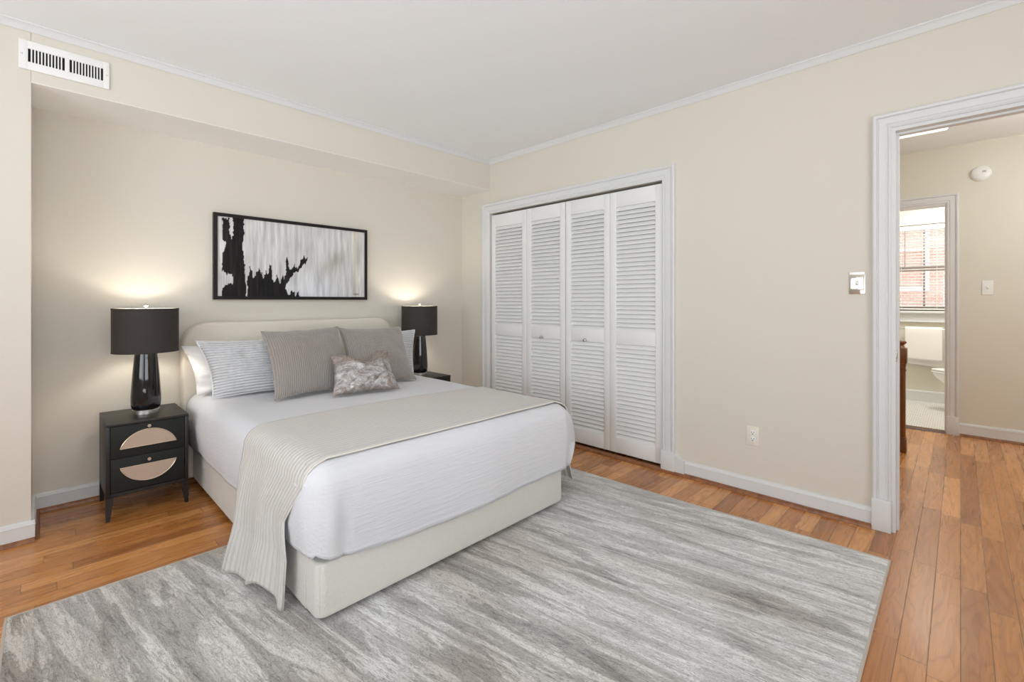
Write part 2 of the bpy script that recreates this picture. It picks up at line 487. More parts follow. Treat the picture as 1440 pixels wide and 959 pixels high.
# ------------------------------------------------------------------ the shell
struct(MB().box((XW - .15, YS - .15, -.1), (XF + .06, YA + .15, 0)), 'floor', 'oak_floor', 'narrow oak plank floor running through bedroom and hall', 'floor')
struct(MB().box((XF + .06, -1.5, -.1), (XB + .1, 1.6, 0.004)), 'floor_bathroom', 'hex_tile', 'white small-tile bathroom floor beyond the hall', 'floor')
struct(MB().box((XW - .15, YS - .15, HC), (XH - .06, YA + .15, HC + .1)), 'ceiling', 'ceiling_paint', 'plain white bedroom ceiling', 'ceiling')
struct(MB().box((XH - .06, -1.65, HH), (XB + .1, 1.6, HH + .1)), 'ceiling_hall', 'ceiling_paint', 'white ceiling of the hall and bathroom', 'ceiling')
struct(wall('X', XC, XH, YS - .15, YA + .15, 0, HH + .05, [(DY0, DY1, -1, DZ), (CY0, CY1, -1, CZ1)]), 'wall_closet', 'wall_paint', 'cream wall with the louvered closet and the doorway', 'wall')
struct(wall('Y', YA, YA + .15, XW - .15, XH, 0, HC), 'wall_alcove', 'wall_paint', 'cream wall behind the bed', 'wall')
mb = MB(); mb.box((XW - .15, YF, 0), (XP, YA, HC)); mb.box((XP - .001, YF, HS), (XC, YA, HC))
struct(mb, 'wall_bulkhead', 'wall_paint', 'cream pillar and dropped bulkhead framing the bed alcove', 'wall')
struct(MB().box((XP, YF + .0005, HS - .003), (XC, YA, HS + .001)), 'ceiling_alcove', 'soffit_lit_paint', 'underside of the bulkhead over the bed, lamp light painted in', 'ceiling')
struct(wall('X', XW - .15, XW, YS - .15, YA + .15, 0, HC, [(0, 2.3, .7, 2.15)]), 'wall_west', 'wall_paint', 'cream bedroom wall behind the camera with an added, unseen window', 'wall')  # out-of-view window opening added to let light in
struct(wall('Y', YS - .15, YS, XW - .15, XC, 0, HC, [(-1, 1.5, .7, 2.15)]), 'wall_south', 'wall_paint', 'cream bedroom wall behind the camera with an added, unseen wide window', 'wall')  # second added opening, also out of view
# closet interior
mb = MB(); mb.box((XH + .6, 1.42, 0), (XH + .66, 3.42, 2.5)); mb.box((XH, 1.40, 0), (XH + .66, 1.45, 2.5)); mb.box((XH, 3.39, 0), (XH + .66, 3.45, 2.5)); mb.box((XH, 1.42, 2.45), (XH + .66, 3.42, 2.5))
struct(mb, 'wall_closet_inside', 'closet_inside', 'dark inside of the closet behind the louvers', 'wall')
# hall
struct(wall('X', XF, XF2, -1.65, 1.6, 0, HH + .05, [(BY0, BY1, -1, BZ)]), 'wall_hall', 'hall_paint', 'cream far hall wall with the bathroom doorway', 'wall')
struct(MB().box((XH, -1.65, 0), (XF, -1.5, HH + .05)), 'wall_hall_right', 'hall_paint', 'cream right hall wall', 'wall')
struct(MB().box((XH, 1.25, 0), (XF, 1.40, HH + .05)), 'wall_hall_left', 'hall_paint', 'cream left hall wall', 'wall')
# bathroom
struct(wall('X', XB, XB + .14, -1.5, 1.6, 0, HH + .05, [(WY0, WY1, WZ0, WZ1)]), 'wall_bathroom', 'hall_paint', 'cream bathroom wall with the blinded window', 'wall')
struct(MB().box((XF2, -1.4, 0), (XB, -1.25, HH + .05)), 'wall_bathroom_right', 'hall_paint', 'cream bathroom side wall behind the toilet', 'wall')
struct(MB().box((XF2, 1.2, 0), (XB, 1.35, HH + .05)), 'wall_bathroom_left', 'hall_paint', 'cream bathroom left wall', 'wall')

# unseen windows added behind the camera along with the daylight area lights
mb = MB()
mb.frame([(0, -.02), (0, .02), (.09, .02), (.09, 0), (0.0, 0)], 0, 2.3, .7, 2.15, XW, 1, 'X', True)
for y in (0, 1.13, 2.255): mb.box((XW - .1, y, .7), (XW - .06, y + .045, 2.15))
for z in (.7, 1.4, 2.105): mb.box((XW - .1, 0, z), (XW - .06, 2.3, z + .045))
struct(mb, 'added_window_1', 'trim_paint', 'unseen white framed window added in the wall behind the camera', 'window')
mb = MB()
mb.frame([(0, -.02), (0, .02), (.09, .02), (.09, 0), (0.0, 0)], -1, 1.5, .7, 2.15, YS, 1, 'Y', True)
for x in (-1, .23, 1.455): mb.box((x, YS - .1, .7), (x + .045, YS - .06, 2.15))
for z in (.7, 1.4, 2.105): mb.box((-1, YS - .1, z), (1.5, YS - .06, z + .045))
struct(mb, 'added_window_2', 'trim_paint', 'unseen wide white framed window added behind the camera', 'window')

# ------------------------------------------------------------------ trim
CASE = [(0, 0), (0, .012), (.012, .018), (.016, .012), (.022, .012), (.028, .018), (.062, .020), (.066, .015), (.070, .015), (.076, .026), (.088, .030), (.096, .026), (.096, 0)]
def crown_profile(): return [(a * .68, b * .68) for a, b in [(0, 0), (0, -.052), (.006, -.056), (.012, -.050), (.016, -.040), (.032, -.022), (.040, -.012), (.046, -.010), (.046, 0)]]
mb = MB(); mb.prism([(YF - a, HC + b) for a, b in crown_profile()], XW, XC, 'X')
struct(mb, 'trim_1', 'trim_paint', 'white crown moulding above the bulkhead', 'moulding')
mb = MB(); mb.prism([(XC - a, HC + b) for a, b in crown_profile()], YS, YF, 'Y')
struct(mb, 'trim_2', 'trim_paint', 'white crown moulding above the closet wall', 'moulding')
# closet casing
mb = MB()
mb.frame(CASE, CY0, CY1, .0, CZ1, XC, -1)
struct(mb, 'trim_3', 'trim_paint', 'white casing around the closet doors', 'moulding')
mb = MB()
mb.box((XC - .034, CY0 - .098, 0), (XC, CY0, .155), .003)
# coved piece running down from the plinth to the baseboard
poly = [(CY0 - .098, .0), (CY0 - .098, .155)]
for i in range(9):
    a = PI / 2 * i / 8
    poly.append((CY0 - .098 - .07 * (1 - math.cos(a)), .155 - .05 * math.sin(a)))
poly.append((CY0 - .168, 0))
mb.prism(poly, XC - .03, XC, 'X')
struct(mb, 'trim_4', 'trim_paint', 'white plinth block sweeping down beside the closet', 'moulding')
# bedroom doorway
DC = [(w * .78, t) for w, t in CASE]
mb = MB()
mb.frame(DC, DY0, DY1, 0, DZ, XC, -1)
struct(mb, 'trim_5', 'trim_paint', 'white casing around the bedroom doorway', 'moulding')
mb = MB()
for sy, y in ((1, DY1), (-1, DY0)):
    mb.box((XC - .034, min(y - .002 * sy, y + .079 * sy), 0), (XC, max(y - .002 * sy, y + .079 * sy), .165), .003)
struct(mb, 'trim_6', 'trim_paint', 'white plinth blocks of the bedroom doorway', 'moulding')
mb = MB()
mb.box((XC - .004, DY1 - .018, 0), (XH + .004, DY1, DZ)); mb.box((XC - .004, DY0, 0), (XH + .004, DY0 + .018, DZ)); mb.box((XC - .0035, DY0 + .018, DZ - .018), (XH + .0035, DY1 - .018, DZ))
mb.box((XC + .045, DY1 - .028, 0), (XC + .085, DY1 - .018, DZ - .018)); mb.box((XC + .0455, DY0 + .028, DZ - .028), (XC + .0845, DY1 - .028, DZ - .018)); mb.box((XC + .045, DY0 + .018, 0), (XC + .085, DY0 + .028, DZ - .018))
struct(mb, 'trim_7', 'trim_paint', 'white door jamb lining the bedroom doorway', 'door jamb')
mb = MB()
mb.frame(DC, DY0, DY1, 0, DZ, XH, 1)
struct(mb, 'trim_8', 'trim_paint', 'white casing on the hall side of the doorway', 'moulding')
# bathroom doorway
SC = [(w * .82, t) for w, t in CASE]
mb = MB()
mb.frame(SC, BY0, BY1, 0, BZ, XF, -1)
mb.box((XF - .03, BY0 - .082, 0), (XF, BY0 + .002, .165), .003); mb.box((XF - .03, BY1 - .002, 0), (XF, BY1 + .082, .165), .003)
struct(mb, 'trim_9', 'trim_paint', 'white casing around the bathroom doorway', 'moulding')
mb = MB()
mb.box((XF, BY0 - .001, 0), (XF2, BY0 + .014, BZ)); mb.box((XF, BY1 - .014, 0), (XF2, BY1 + .001, BZ)); mb.box((XF + .0005, BY0 + .014, BZ - .014), (XF2 - .0005, BY1 - .014, BZ + .001))
struct(mb, 'trim_10', 'trim_paint', 'white jamb lining the bathroom doorway', 'door jamb')
mb = MB(); mb.prism([(XF - .035, 0), (XF - .02, .012), (XF + .07, .014), (XF + .075, 0)], BY0 + .014, BY1 - .014, 'Y')
struct(mb, 'trim_11', 'threshold_wood', 'dark wooden threshold under the bathroom doorway', 'threshold')

def base_prof(h=.105): return [(0, 0), (.014, 0), (.014, h - .022), (.017, h - .020), (.012, h - .004), (.006, h), (0, h)]
SHOE = [(0, 0)] + [(.014 + .017 * math.cos(PI / 2 * i / 5), .021 * math.sin(PI / 2 * i / 5)) for i in range(6)] + [(0, .021)]
def run_y(x, sx, y0, y1, prof): return MB().prism([(x + sx * a, b) for a, b in prof], y0, y1, 'Y')
def run_x(y, sy, x0, x1, prof): return MB().prism([(y + sy * a, b) for a, b in prof], x0, x1, 'X')
bp = base_prof()
struct(run_y(XC, -1, DY1 + .077, CY0 - .15, bp), 'baseboard_closet', 'trim_paint', 'white baseboard between closet and doorway', 'baseboard')
struct(run_y(XC, -1, YS, DY0 - .077, bp), 'baseboard_closet_right', 'trim_paint', 'white baseboard right of the doorway', 'baseboard')
mb = MB()
mb.prism([(YF - a, b) for a, b in bp], XW, XP + .0135, 'X'); mb.prism([(XP + a, b) for a, b in bp], YF - .0131, YA, 'Y')
struct(mb, 'baseboard_pillar', 'trim_paint', 'white baseboard wrapping the pillar', 'baseboard')
struct(run_x(YA, -1, XP, XC, bp), 'baseboard_alcove', 'trim_paint', 'white baseboard behind the bed', 'baseboard')
struct(run_y(XC, -1, CY1 + .1, YA, bp), 'baseboard_corner', 'trim_paint', 'white baseboard in the alcove corner', 'baseboard')
struct(run_y(XF, -1, -1.5, BY0 - .082, base_prof(.115)), 'baseboard_hall', 'trim_paint', 'white baseboard along the far hall wall', 'baseboard')
struct(run_y(XB, -1, -1.25, 1.2, base_prof(.135)), 'baseboard_bathroom', 'trim_paint', 'white baseboard in the bathroom', 'baseboard')
struct(run_y(XC, -1, DY1 + .077, YA, [(a + (.012 if a > 0 else 0), b) for a, b in SHOE]), 'trim_12', 'shoe_wood', 'stained wooden shoe moulding along the closet wall', 'moulding')
struct(run_x(YF, -1, XW, XP + .014, SHOE), 'trim_13', 'shoe_wood', 'stained wooden shoe moulding below the pillar', 'moulding')
struct(run_x(YA, -1, XP + .014, XC, SHOE), 'trim_14', 'shoe_wood', 'stained wooden shoe moulding behind the bed', 'moulding')
struct(run_y(XF, -1, -1.5, BY0 - .085, SHOE), 'trim_15', 'shoe_wood', 'stained wooden shoe moulding in the hall', 'moulding')
struct(run_y(XP, 1, YF, YA, SHOE), 'trim_16', 'shoe_wood', 'stained wooden shoe moulding on the pillar side', 'moulding')

# ------------------------------------------------------------------ louvered bifold closet doors
def louver_leaf(y0, y1, parent, base):
    z0, z1 = .035, 2.043
    xa, xb = XC + .004, XC + .036
    st = .055
    f = MB(base)
    f.box((xa, y0, z0), (xb, y0 + st, z1), .003); f.box((xa, y1 - st, z0), (xb, y1, z1), .003)
    for a, b in ((z0, .150), (.872, .972), (1.925, z1)):
        f.box((xa + .0005, y0 + st - .002, a), (xb - .0005, y1 - st + .002, b), .003)
    leaf = f.build('leaf', 'door_paint', parent)
    for za, zb, n in ((.150, .872, 22), (.972, 1.925, 29)):
        l = MB(base)
        p = (zb - za) / n
        for i in range(n):
            zc = za + p * (i + .5)
            xf = Matrix.Translation(Vector((XC + .020, 0, zc))) @ Matrix.Rotation(R(34), 4, 'Y')
            l.box((-.0032, y0 + st - .004, -p * .61), (.0032, y1 - st + .004, p * .61), .002, 1, xf)
        l.build('louver_panel', 'door_paint', leaf)
    return leaf
def knob(parent, base, y, z):
    k = MB(base)
    k.lathe([(.006, XC + .004), (.006, XC - .010), (.012, XC - .016), (.015, XC - .024), (.012, XC - .031), (.004, XC - .034)], 20, (0, y, z), 'X')
    k.build('knob', 'brushed_steel', parent)
for nme, ys, ky, lab in (('door_1', (3.306, 2.838, 2.396), 2.641, 'left pair of white louvered bifold closet doors'), ('door_2', (2.388, 1.955, 1.522), 2.177, 'right pair of white louvered bifold closet doors')):
    base = (XC + .02, (ys[0] + ys[2]) / 2, .035)
    t = thing(nme, base, lab, 'closet door'); t['kind'] = 'structure'
    lv = [louver_leaf(ys[1] + .0015, ys[0], t, base), louver_leaf(ys[2], ys[1] - .0015, t, base)]
    L_ = lv[1] if nme == 'door_1' else lv[0]
    knob(L_, base, ky, .885)

# ------------------------------------------------------------------ rug
def rug():
    P4 = [Vector((-.105, .225)), Vector((2.714, .233)), Vector((2.605, 2.535)), Vector((-.098, 2.563))]
    nx, ny = 90, 80
    base = Vector((1.3, 1.4, 0))
    mb = MB(base)
    def pos(u, v):
        a = P4[0].lerp(P4[1], u); b = P4[3].lerp(P4[2], u)
        q = a.lerp(b, v)
        e = min(u, 1 - u, v, 1 - v)
        w = .007 * math.sin(v * 9 + 1) * (1 if u > .97 else 0)
        return Vector((q.x + w, q.y, 0)), e
    top = {}; vs = []; fs = []
    for j in range(ny + 1):
        for i in range(nx + 1):
            p, e = pos(i / nx, j / ny)
            z = .013 + .0012 * noise.noise(Vector((p.x * 6, p.y * 6, 0))) if 0 < i < nx and 0 < j < ny else .009
            top[i, j] = len(vs); vs.append((p.x, p.y, z))
    for j in range(ny):
        for i in range(nx): fs.append((top[i, j], top[i + 1, j], top[i + 1, j + 1], top[i, j + 1]))
    border = [(i, 0) for i in range(nx)] + [(nx, j) for j in range(ny)] + [(i, ny) for i in range(nx, 0, -1)] + [(0, j) for j in range(ny, 0, -1)]
    bot = {}
    for k in border:
        v = vs[top[k]]; bot[k] = len(vs); vs.append((v[0], v[1], .0005))
    for a, b in zip(border, border[1:] + border[:1]): fs.append((top[a], bot[a], bot[b], top[b]))
    fs.append([bot[k] for k in border][::-1])
    mb.add(vs, fs)
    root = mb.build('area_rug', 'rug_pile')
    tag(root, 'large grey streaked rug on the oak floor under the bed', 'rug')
    t = MB(base); t.tube([(vs[top[k]][0], vs[top[k]][1], .006) for k in border], .0055, 6, True)
    o = t.build('binding', 'rug_binding', root); o['label'] = 'tan bound rug edge'
rug()

# ------------------------------------------------------------------ bed
BX0, BX1, BY_, BYH = .695, 2.135, 1.665, 3.62
def rounded_rect(x0, x1, y0, y1, r, n=8, corners=(1, 1, 1, 1)):
    pts = []
    for (cx, cy, a0, on) in ((x0, y0, PI, corners[0]), (x1, y0, 1.5 * PI, corners[1]), (x1, y1, 0, corners[2]), (x0, y1, .5 * PI, corners[3])):
        if not on: pts.append((cx, cy)); continue
        ox = cx + r if cx == x0 else cx - r; oy = cy + r if cy == y0 else cy - r
        for i in range(n + 1):
            a = a0 + PI / 2 * i / n
            pts.append((ox + r * math.cos(a), oy + r * math.sin(a)))
    return pts
bb = (1.417, 2.7, 0)
bed = thing('bed', bb, 'cream boucle upholstered bed against the alcove wall', 'bed')
def soft_prism(mb, poly, z0, z1, r, n=4):
    """vertical prism with rounded top and bottom edges"""
    c = Vector((sum(p[0] for p in poly) / len(poly), sum(p[1] for p in poly) / len(poly)))
    rings = []
    for i in range(n + 1):
        a = PI / 2 * i / n; rings.append((r * (1 - math.sin(a)), z0 + r * (1 - math.cos(a))))
    for i in range(n + 1):
        a = PI / 2 * i / n; rings.append((r * (1 - math.cos(a)), z1 - r * (1 - math.sin(a))))
    N = len(poly); vs = []; fs = []
    x0 = min(p[0] for p in poly); x1 = max(p[0] for p in poly); y0 = min(p[1] for p in poly); y1 = max(p[1] for p in poly)
    for d, z in rings:
        for x, y in poly:
            fx = 1 - 2 * d / (x1 - x0); fy = 1 - 2 * d / (y1 - y0)
            vs.append(((x - (x0 + x1) / 2) * fx + (x0 + x1) / 2, (y - (y0 + y1) / 2) * fy + (y0 + y1) / 2, z))
    for k in range(len(rings) - 1):
        for i in range(N):
            j = (i + 1) % N
            fs.append((k * N + i, k * N + j, (k + 1) * N + j, (k + 1) * N + i))
    fs.append(list(range(N))[::-1]); fs.append([(len(rings) - 1) * N + i for i in range(N)])
    mb.add(vs, fs)
m1 = MB(bb); soft_prism(m1, rounded_rect(BX0, BX1, BY_, BY_ + .12, .038, 8, (1, 1, 0, 0)), .034, .238, .012)
fr = m1.build('foot_rail', 'boucle', bed)
for x in (BX0 + .0115, BX1 - .0115):
    m1 = MB(bb); m1.tube([(x, BY_ + .0115, .045), (x, BY_ + .0115, .228)], .0022, 6); m1.build('seam', 'boucle', fr)
for x0, x1 in ((BX0 - .003, BX0 + .06), (BX1 - .06, BX1 + .003)):
    m1 = MB(bb); soft_prism(m1, [(x0, BY_ + .10), (x1, BY_ + .10), (x1, BYH + .02), (x0, BYH + .02)], .034, .232, .012)
    m1.build('side_rail', 'boucle', bed)
m1 = MB(bb); m1.box((BX0 + .05, BY_ + .1, .16), (BX1 - .05, BYH, .2)); m1.build('slat_base', 'plastic_black', bed)
# headboard
hx0, hx1, hz1, hr = .637, 2.193, 1.056, .15
hp = [(hx0, .03)]
for i in range(13):
    a = PI - PI / 2 * i / 12; hp.append((hx0 + hr + hr * math.cos(a), hz1 - hr + hr * math.sin(a)))
for i in range(13):
    a = PI / 2 - PI / 2 * i / 12; hp.append((hx1 - hr + hr * math.cos(a), hz1 - hr + hr * math.sin(a)))
hp.append((hx1, .03))
def head_mesh():
    m = MB(bb); r = .022; rings = []
    cx, cz = (hx0 + hx1) / 2, .55; n = 5
    y0, y1 = 3.63, 3.735
    for i in range(n + 1):
        a = PI / 2 * i / n; rings.append((r * (1 - math.sin(a)), y0 + r * (1 - math.cos(a))))
    for i in range(n + 1):
        a = PI / 2 * i / n; rings.append((r * (1 - math.cos(a)), y1 - r * (1 - math.sin(a))))
    N = len(hp); vs = []; fs = []
    for d, y in rings:
        for x, z in hp:
            vs.append(((x - cx) * (1 - d / ((hx1 - hx0) / 2)) + cx, y, (z - cz) * (1 - d / .51) + cz))
    for k in range(len(rings) - 1):
        for i in range(N):
            j = (i + 1) % N; fs.append((k * N + i, k * N + j, (k + 1) * N + j, (k + 1) * N + i))
    fs.append(list(range(N))[::-1]); fs.append([(len(rings) - 1) * N + i for i in range(N)])
    m.add(vs, fs); return m
head_mesh().build('headboard', 'headboard_fabric', bed)
for x in (BX0 + .09, BX1 - .09):
    for y in (BY_ + .06, 3.45):
        zb = .0135 if y < 2.5 else .0
        m1 = MB(bb); m1.lathe([(.024, zb), (.026, zb + .004), (.026, .04)], 20, (x, y, 0)); m1.build('leg', 'plastic_black', bed)

mt = MB((1.417, 2.65, .2))
mt.box((BX0 + .055, BY_ + .075, .201), (BX1 - .055, 3.60, .565), .06, 5)
tag(mt.build('mattress', 'mattress_fabric'), 'white mattress lying in the bed frame under the coverlet', 'mattress')

# coverlet -----------------------------------------------------------------
CX0, CX1, CYF, CYH, CZT, CR = .672, 2.185, 1.652, 3.612, .594, .075
def cover_top(x, y):
    dx = max(0, CX0 + CR - x, x - (CX1 - CR)); dy = max(0, CYF + CR - y)
    d = min(CR, math.hypot(dx, dy))
    return CZT - CR + math.sqrt(max(0, CR * CR - d * d))
def coverlet():
    base = Vector((1.42, 2.6, .24)); mb = MB(base)
    nx, ny, nz = 76, 92, 22
    zb = .235
    ids = {}; vs = []; fs = []
    def vid(i, j, k):
        if (i, j, k) in ids: return ids[i, j, k]
        x = CX0 + (CX1 - CX0) * i / nx; y = CYF + (CYH - CYF) * j / ny; z = zb + (CZT - zb) * k / nz
        p = Vector((x, y, z))
        q = Vector((min(max(x, CX0 + CR), CX1 - CR), max(y, CYF + CR), min(z, CZT - CR)))
        d = p - q
        if d.length > 1e-6: p = q + d.normalized() * min(CR, max(abs(d.x), abs(d.y), abs(d.z)))
        f = max(0, 1 - k / nz)                               # 0 on top, 1 at the hem
        out = Vector((0, 0, 0))
        if i == 0: out += Vector((-1, 0, 0))
        if i == nx: out += Vector((1, 0, 0))
        if j == 0: out += Vector((0, -1, 0))
        if out.length: out.normalize()
        foot = max(0, 1 - j / ny * 3)
        bulge = .016 * math.sin(PI * min(1, f * 1.05)) + (.035 * foot if i == nx else 0) * math.sin(PI * f * .8)
        n = noise.noise(Vector((p.x * 3.1, p.y * 3.1, p.z * 4)))
        n2 = noise.noise(Vector((p.x * 9, p.y * 9, p.z * 3 + 5)))
        p += out * (bulge + .008 * n * f + .003 * n2 * f)
        if f == 0 or k == nz: p.z += .0025 * n + .0012 * n2
        # hem height
        hem = 0
        if j == 0:
            t = i / nx
            hem = .045 * math.exp(-t * 9) - .018 * math.sin(PI * min(1, t * 1.1)) - .006 + .005 * noise.noise(Vector((x * 7, 1, 2)))
        else:
            hem = .03 + .012 * noise.noise(Vector((y * 5, i, 3)))
            if i == nx: hem = .0
        p.z += hem * f * f
        # a crease beside the left foot corner
        if j == 0 and .25 < f:
            g = min(1, (f - .25) * 3) * (1 - .3 * f)
            p.y += .020 * g * math.exp(-((x - .772 - .02 * f) / .016) ** 2) - .012 * g * math.exp(-((x - .735) / .022) ** 2)
        ids[i, j, k] = len(vs); vs.append(p); return ids[i, j, k]
    for i in range(nx):
        for j in range(ny): fs.append((vid(i, j, nz), vid(i + 1, j, nz), vid(i + 1, j + 1, nz), vid(i, j + 1, nz)))
    for k in range(nz):
        for i in range(nx): fs.append((vid(i, 0, k), vid(i + 1, 0, k), vid(i + 1, 0, k + 1), vid(i, 0, k + 1)))
        for j in range(ny):
            fs.append((vid(0, j, k), vid(0, j, k + 1), vid(0, j + 1, k + 1), vid(0, j + 1, k)))
            fs.append((vid(nx, j, k), vid(nx, j + 1, k), vid(nx, j + 1, k + 1), vid(nx, j, k + 1)))
    mb.add(vs, fs)
    o = mb.build('coverlet', 'coverlet', ang=80)
    tag(o, 'white crinkled coverlet spread over the bed', 'bedspread')
    sm = o.modifiers.new('solid', 'SOLIDIFY'); sm.thickness = .006; sm.offset = 1
coverlet()

# throw --------------------------------------------------------------------
def throw():
    base = Vector((1.42, 2.05, .6)); mb = MB(base)
    NV = 84                                     # across the throw: front edge to rear edge
    path = []                                   # (side, drop fraction or x)
    NL = 46
    for i in range(NL): path.append(('L', 1 - i / NL))
    NT = 70
    for i in range(NT + 1): path.append(('T', i / NT))
    for i in range(1, NL + 1): path.append(('R', i / NL))
    def side(f, v, sgn):
        """one point on a hanging side; f = 0 at the mattress edge, 1 at the hem; v = 0 front, 1 rear"""
        ss = f * f * (3 - 2 * f)
        if sgn < 0:
            yf = 1.71 + .12 * min(1, f * 3.2) + .03 * f
            yr = 2.40 - .05 * min(1, f * 3) + .015 * f
            flare = (.012 + .075 * v) * f ** 1.3
            z_h = .042 + .022 * math.sin(v * PI * 2.6 - 1.2)
            xe = CX0
        else:
            yf = 1.74 + .05 * f; yr = 2.40; flare = .14 * f ** 1.5; z_h = .06; xe = CX1 + .035
        # folds gather the cloth towards the hem
        amp = (.004 + .030 * ss) * min(1, f * 4)
        amp *= min(1, .25 + v * 5, .35 + (1 - v) * 5)
        ph = v * PI * 4.6 + 1.9 + .5 * math.sin(v * 7)
        rip = math.sin(ph) + .18 * math.sin(ph * 2.3 + f * 1.5)
        x = -(.012 + flare + amp * .62 * (rip + 1.0) * .9)
        y = yf + (yr - yf) * v + .028 * ss * math.cos(ph) * (1 if sgn < 0 else .6)
        zt = CZT - CR
        z = zt + (z_h - zt) * f
        # keep clear of the coverlet bulge
        x -= .016 * math.sin(PI * min(1, f * 1.6)) if f < .62 else 0
        if sgn < 0: return Vector((xe + x, y, z))
        return Vector((xe - x, y, z))
    vs = []; uv = []
    for kind, a in path:
        for k in range(NV + 1):
            v = k / NV
            if kind == 'T':
                xx = CX0 - .0 + (CX1 - CX0) * a
                # arcs at both ends of the top
                arcn = .07
                y = 1.71 + (2.40 - 1.71 + .02 * math.sin(a * 5)) * v + (.03 * math.sin(a * PI)) * v
                if a < arcn or a > 1 - arcn:
                    q = (a / arcn) if a < arcn else ((1 - a) / arcn)
                    ang = PI / 2 * (1 - q)
                    e = CR + .010
                    cx = CX0 + CR if a < arcn else CX1 - CR
                    s = -1 if a < arcn else 1
                    px_ = cx + s * e * math.sin(ang) * 1.0
                    pz = CZT - CR + e * math.cos(ang)
                    dy = max(0, CYF + CR - y); pz -= (CR - math.sqrt(max(0, CR * CR - dy * dy))) * math.cos(ang)
                    px_ += s * .002
                    if s > 0: px_ += .037 * math.sin(ang) ** 2
                    p = Vector((px_, y, pz))
                else:
                    x0, x1 = CX0 + CR, CX1 - CR
                    x = x0 + (x1 - x0) * (a - arcn) / (1 - 2 * arcn)
                    p = Vector((x, y, cover_top(x, y) + .010 + .003 * noise.noise(Vector((x * 4, y * 5, 0)))))
                    # the throw's front edge lifts a little
                    if v < .06: p.z += .006 * (1 - v / .06)
            else:
                p = side(a, v, -1 if kind == 'L' else 1)
            vs.append(p); uv.append(v)
    fs = []
    n = NV + 1
    for i in range(len(path) - 1):
        for k in range(NV): fs.append((i * n + k, i * n + k + 1, (i + 1) * n + k + 1, (i + 1) * n + k))
    mb.add(vs, fs)
    mb.bm.verts.ensure_lookup_table(); mb.bm.verts.index_update()
    L = mb.bm.loops.layers.uv.new('UVMap')
    for f in mb.bm.faces:
        for l in f.loops:
            idx = l.vert.index
            l[L].uv = ((idx // n) / 40.0, (idx % n) / NV)
    o = mb.build('throw_blanket', 'throw_gauze', ang=80)
    tag(o, 'taupe ribbed throw draped across the foot of the bed, hanging to the rug', 'blanket')
    sm = o.modifiers.new('solid', 'SOLIDIFY'); sm.thickness = .005; sm.offset = 1
    bd = MB(base)
    W = len(path)
    loop = [vs[k] for k in range(0, NV + 1)] + [vs[i * n + NV] for i in range(1, W)] + [vs[(W - 1) * n + k] for k in range(NV - 1, -1, -1)] + [vs[i * n] for i in range(W - 2, 0, -1)]
    bd.tube(loop, .0042, 6, True)
    h = bd.build('hem', 'throw_binding', o); h['label'] = 'pale stitched hem of the throw'
throw()

# ------------------------------------------------------------------ pillows
def pillow(name, corners, T, mat, label, cat='pillow', group=None, concave=.07, dip=0.0, wr=.006, n=44, uvs=(1, 1), piping=None, back=.55, p_=2.4, q_=.55, seed=0):
    BL, BR, TR, TL = [Vector(c) for c in corners]
    nrm = ((BR - BL).cross(TL - BL)).normalized()
    if nrm.y > 0: nrm = -nrm                                   # faces the foot of the bed
    base = (BL + BR) / 2
    mb = MB(base); vs = []; uv = []; ids = {}
    H = (TL - BL).length
    upv = ((TL + TR) - (BL + BR)).normalized()
    for side in (1, -1):
        for j in range(n + 1):
            for i in range(n + 1):
                edge = i in (0, n) or j in (0, n)
                if side == -1 and edge: ids[side, i, j] = ids[1, i, j]; continue
                u = -1 + 2 * i / n; v = -1 + 2 * j / n
                u2 = u * (1 - concave * (1 - v * v)); v2 = v * (1 - concave * (1 - u * u))
                a = (u2 + 1) / 2; b = (v2 + 1) / 2
                p = BL.lerp(BR, a).lerp(TL.lerp(TR, a), b)
                th = T * ((1 - abs(u) ** p_) * (1 - abs(v) ** p_)) ** q_
                w = noise.noise(Vector((u * 2.2 + seed, v * 2.2, seed * 1.7))) + .5 * noise.noise(Vector((u * 5 + seed, v * 5, seed)))
                # corner wrinkles
                cw = math.sin((u * v) * 14 + seed) * (abs(u * v)) ** 2 * .5
                th2 = th * (1 if side == 1 else back)
                p = p + nrm * (side * th2 + (wr * w + wr * 1.2 * cw) * side * (0 if edge else 1))
                if dip:
                    p -= upv * (dip * math.exp(-((u - .05) / .38) ** 2) * max(0, (v + .3) / 1.3) ** 2)
                ids[side, i, j] = len(vs); vs.append(p); uv.append((uvs[0] * i / n, uvs[1] * j / n))
    fs = []
    for side in (1, -1):
        for j in range(n):
            for i in range(n): fs.append((ids[side, i, j], ids[side, i + 1, j], ids[side, i + 1, j + 1], ids[side, i, j + 1]))
    mb.add(vs, fs)
    mb.bm.verts.index_update()
    L = mb.bm.loops.layers.uv.new('UVMap')
    for f in mb.bm.faces:
        for l in f.loops: l[L].uv = uv[l.vert.index]
    o = mb.build(name, mat, ang=80)
    tag(o, label, cat, group)
    if piping:
        bd = [(i, 0) for i in range(n)] + [(n, j) for j in range(n)] + [(i, n) for i in range(n, 0, -1)] + [(0, j) for j in range(n, 0, -1)]
        t = MB(base); t.tube([vs[ids[1, i, j]] for i, j in bd], .004, 6, True)
        t.build('piping', piping, o)
    return o
pillow('sleeping_pillow', [(.675, 3.44, .605), (1.34, 3.44, .605), (1.33, 3.555, .915), (.612, 3.54, .915)], .085, 'pillow_white', 'plain white sleeping pillow leaning on the headboard, behind the ribbed grey sham', concave=.07, wr=.018, seed=3)
pillow('pillow_sham', [(.725, 3.27, .605), (1.37, 3.20, .605), (1.33, 3.40, .945), (.662, 3.39, .952)], .085, 'sham_ribbed', 'pale grey ribbed sham left of the two taupe cushions', concave=.085, wr=.011, piping='flange_fabric', seed=5)
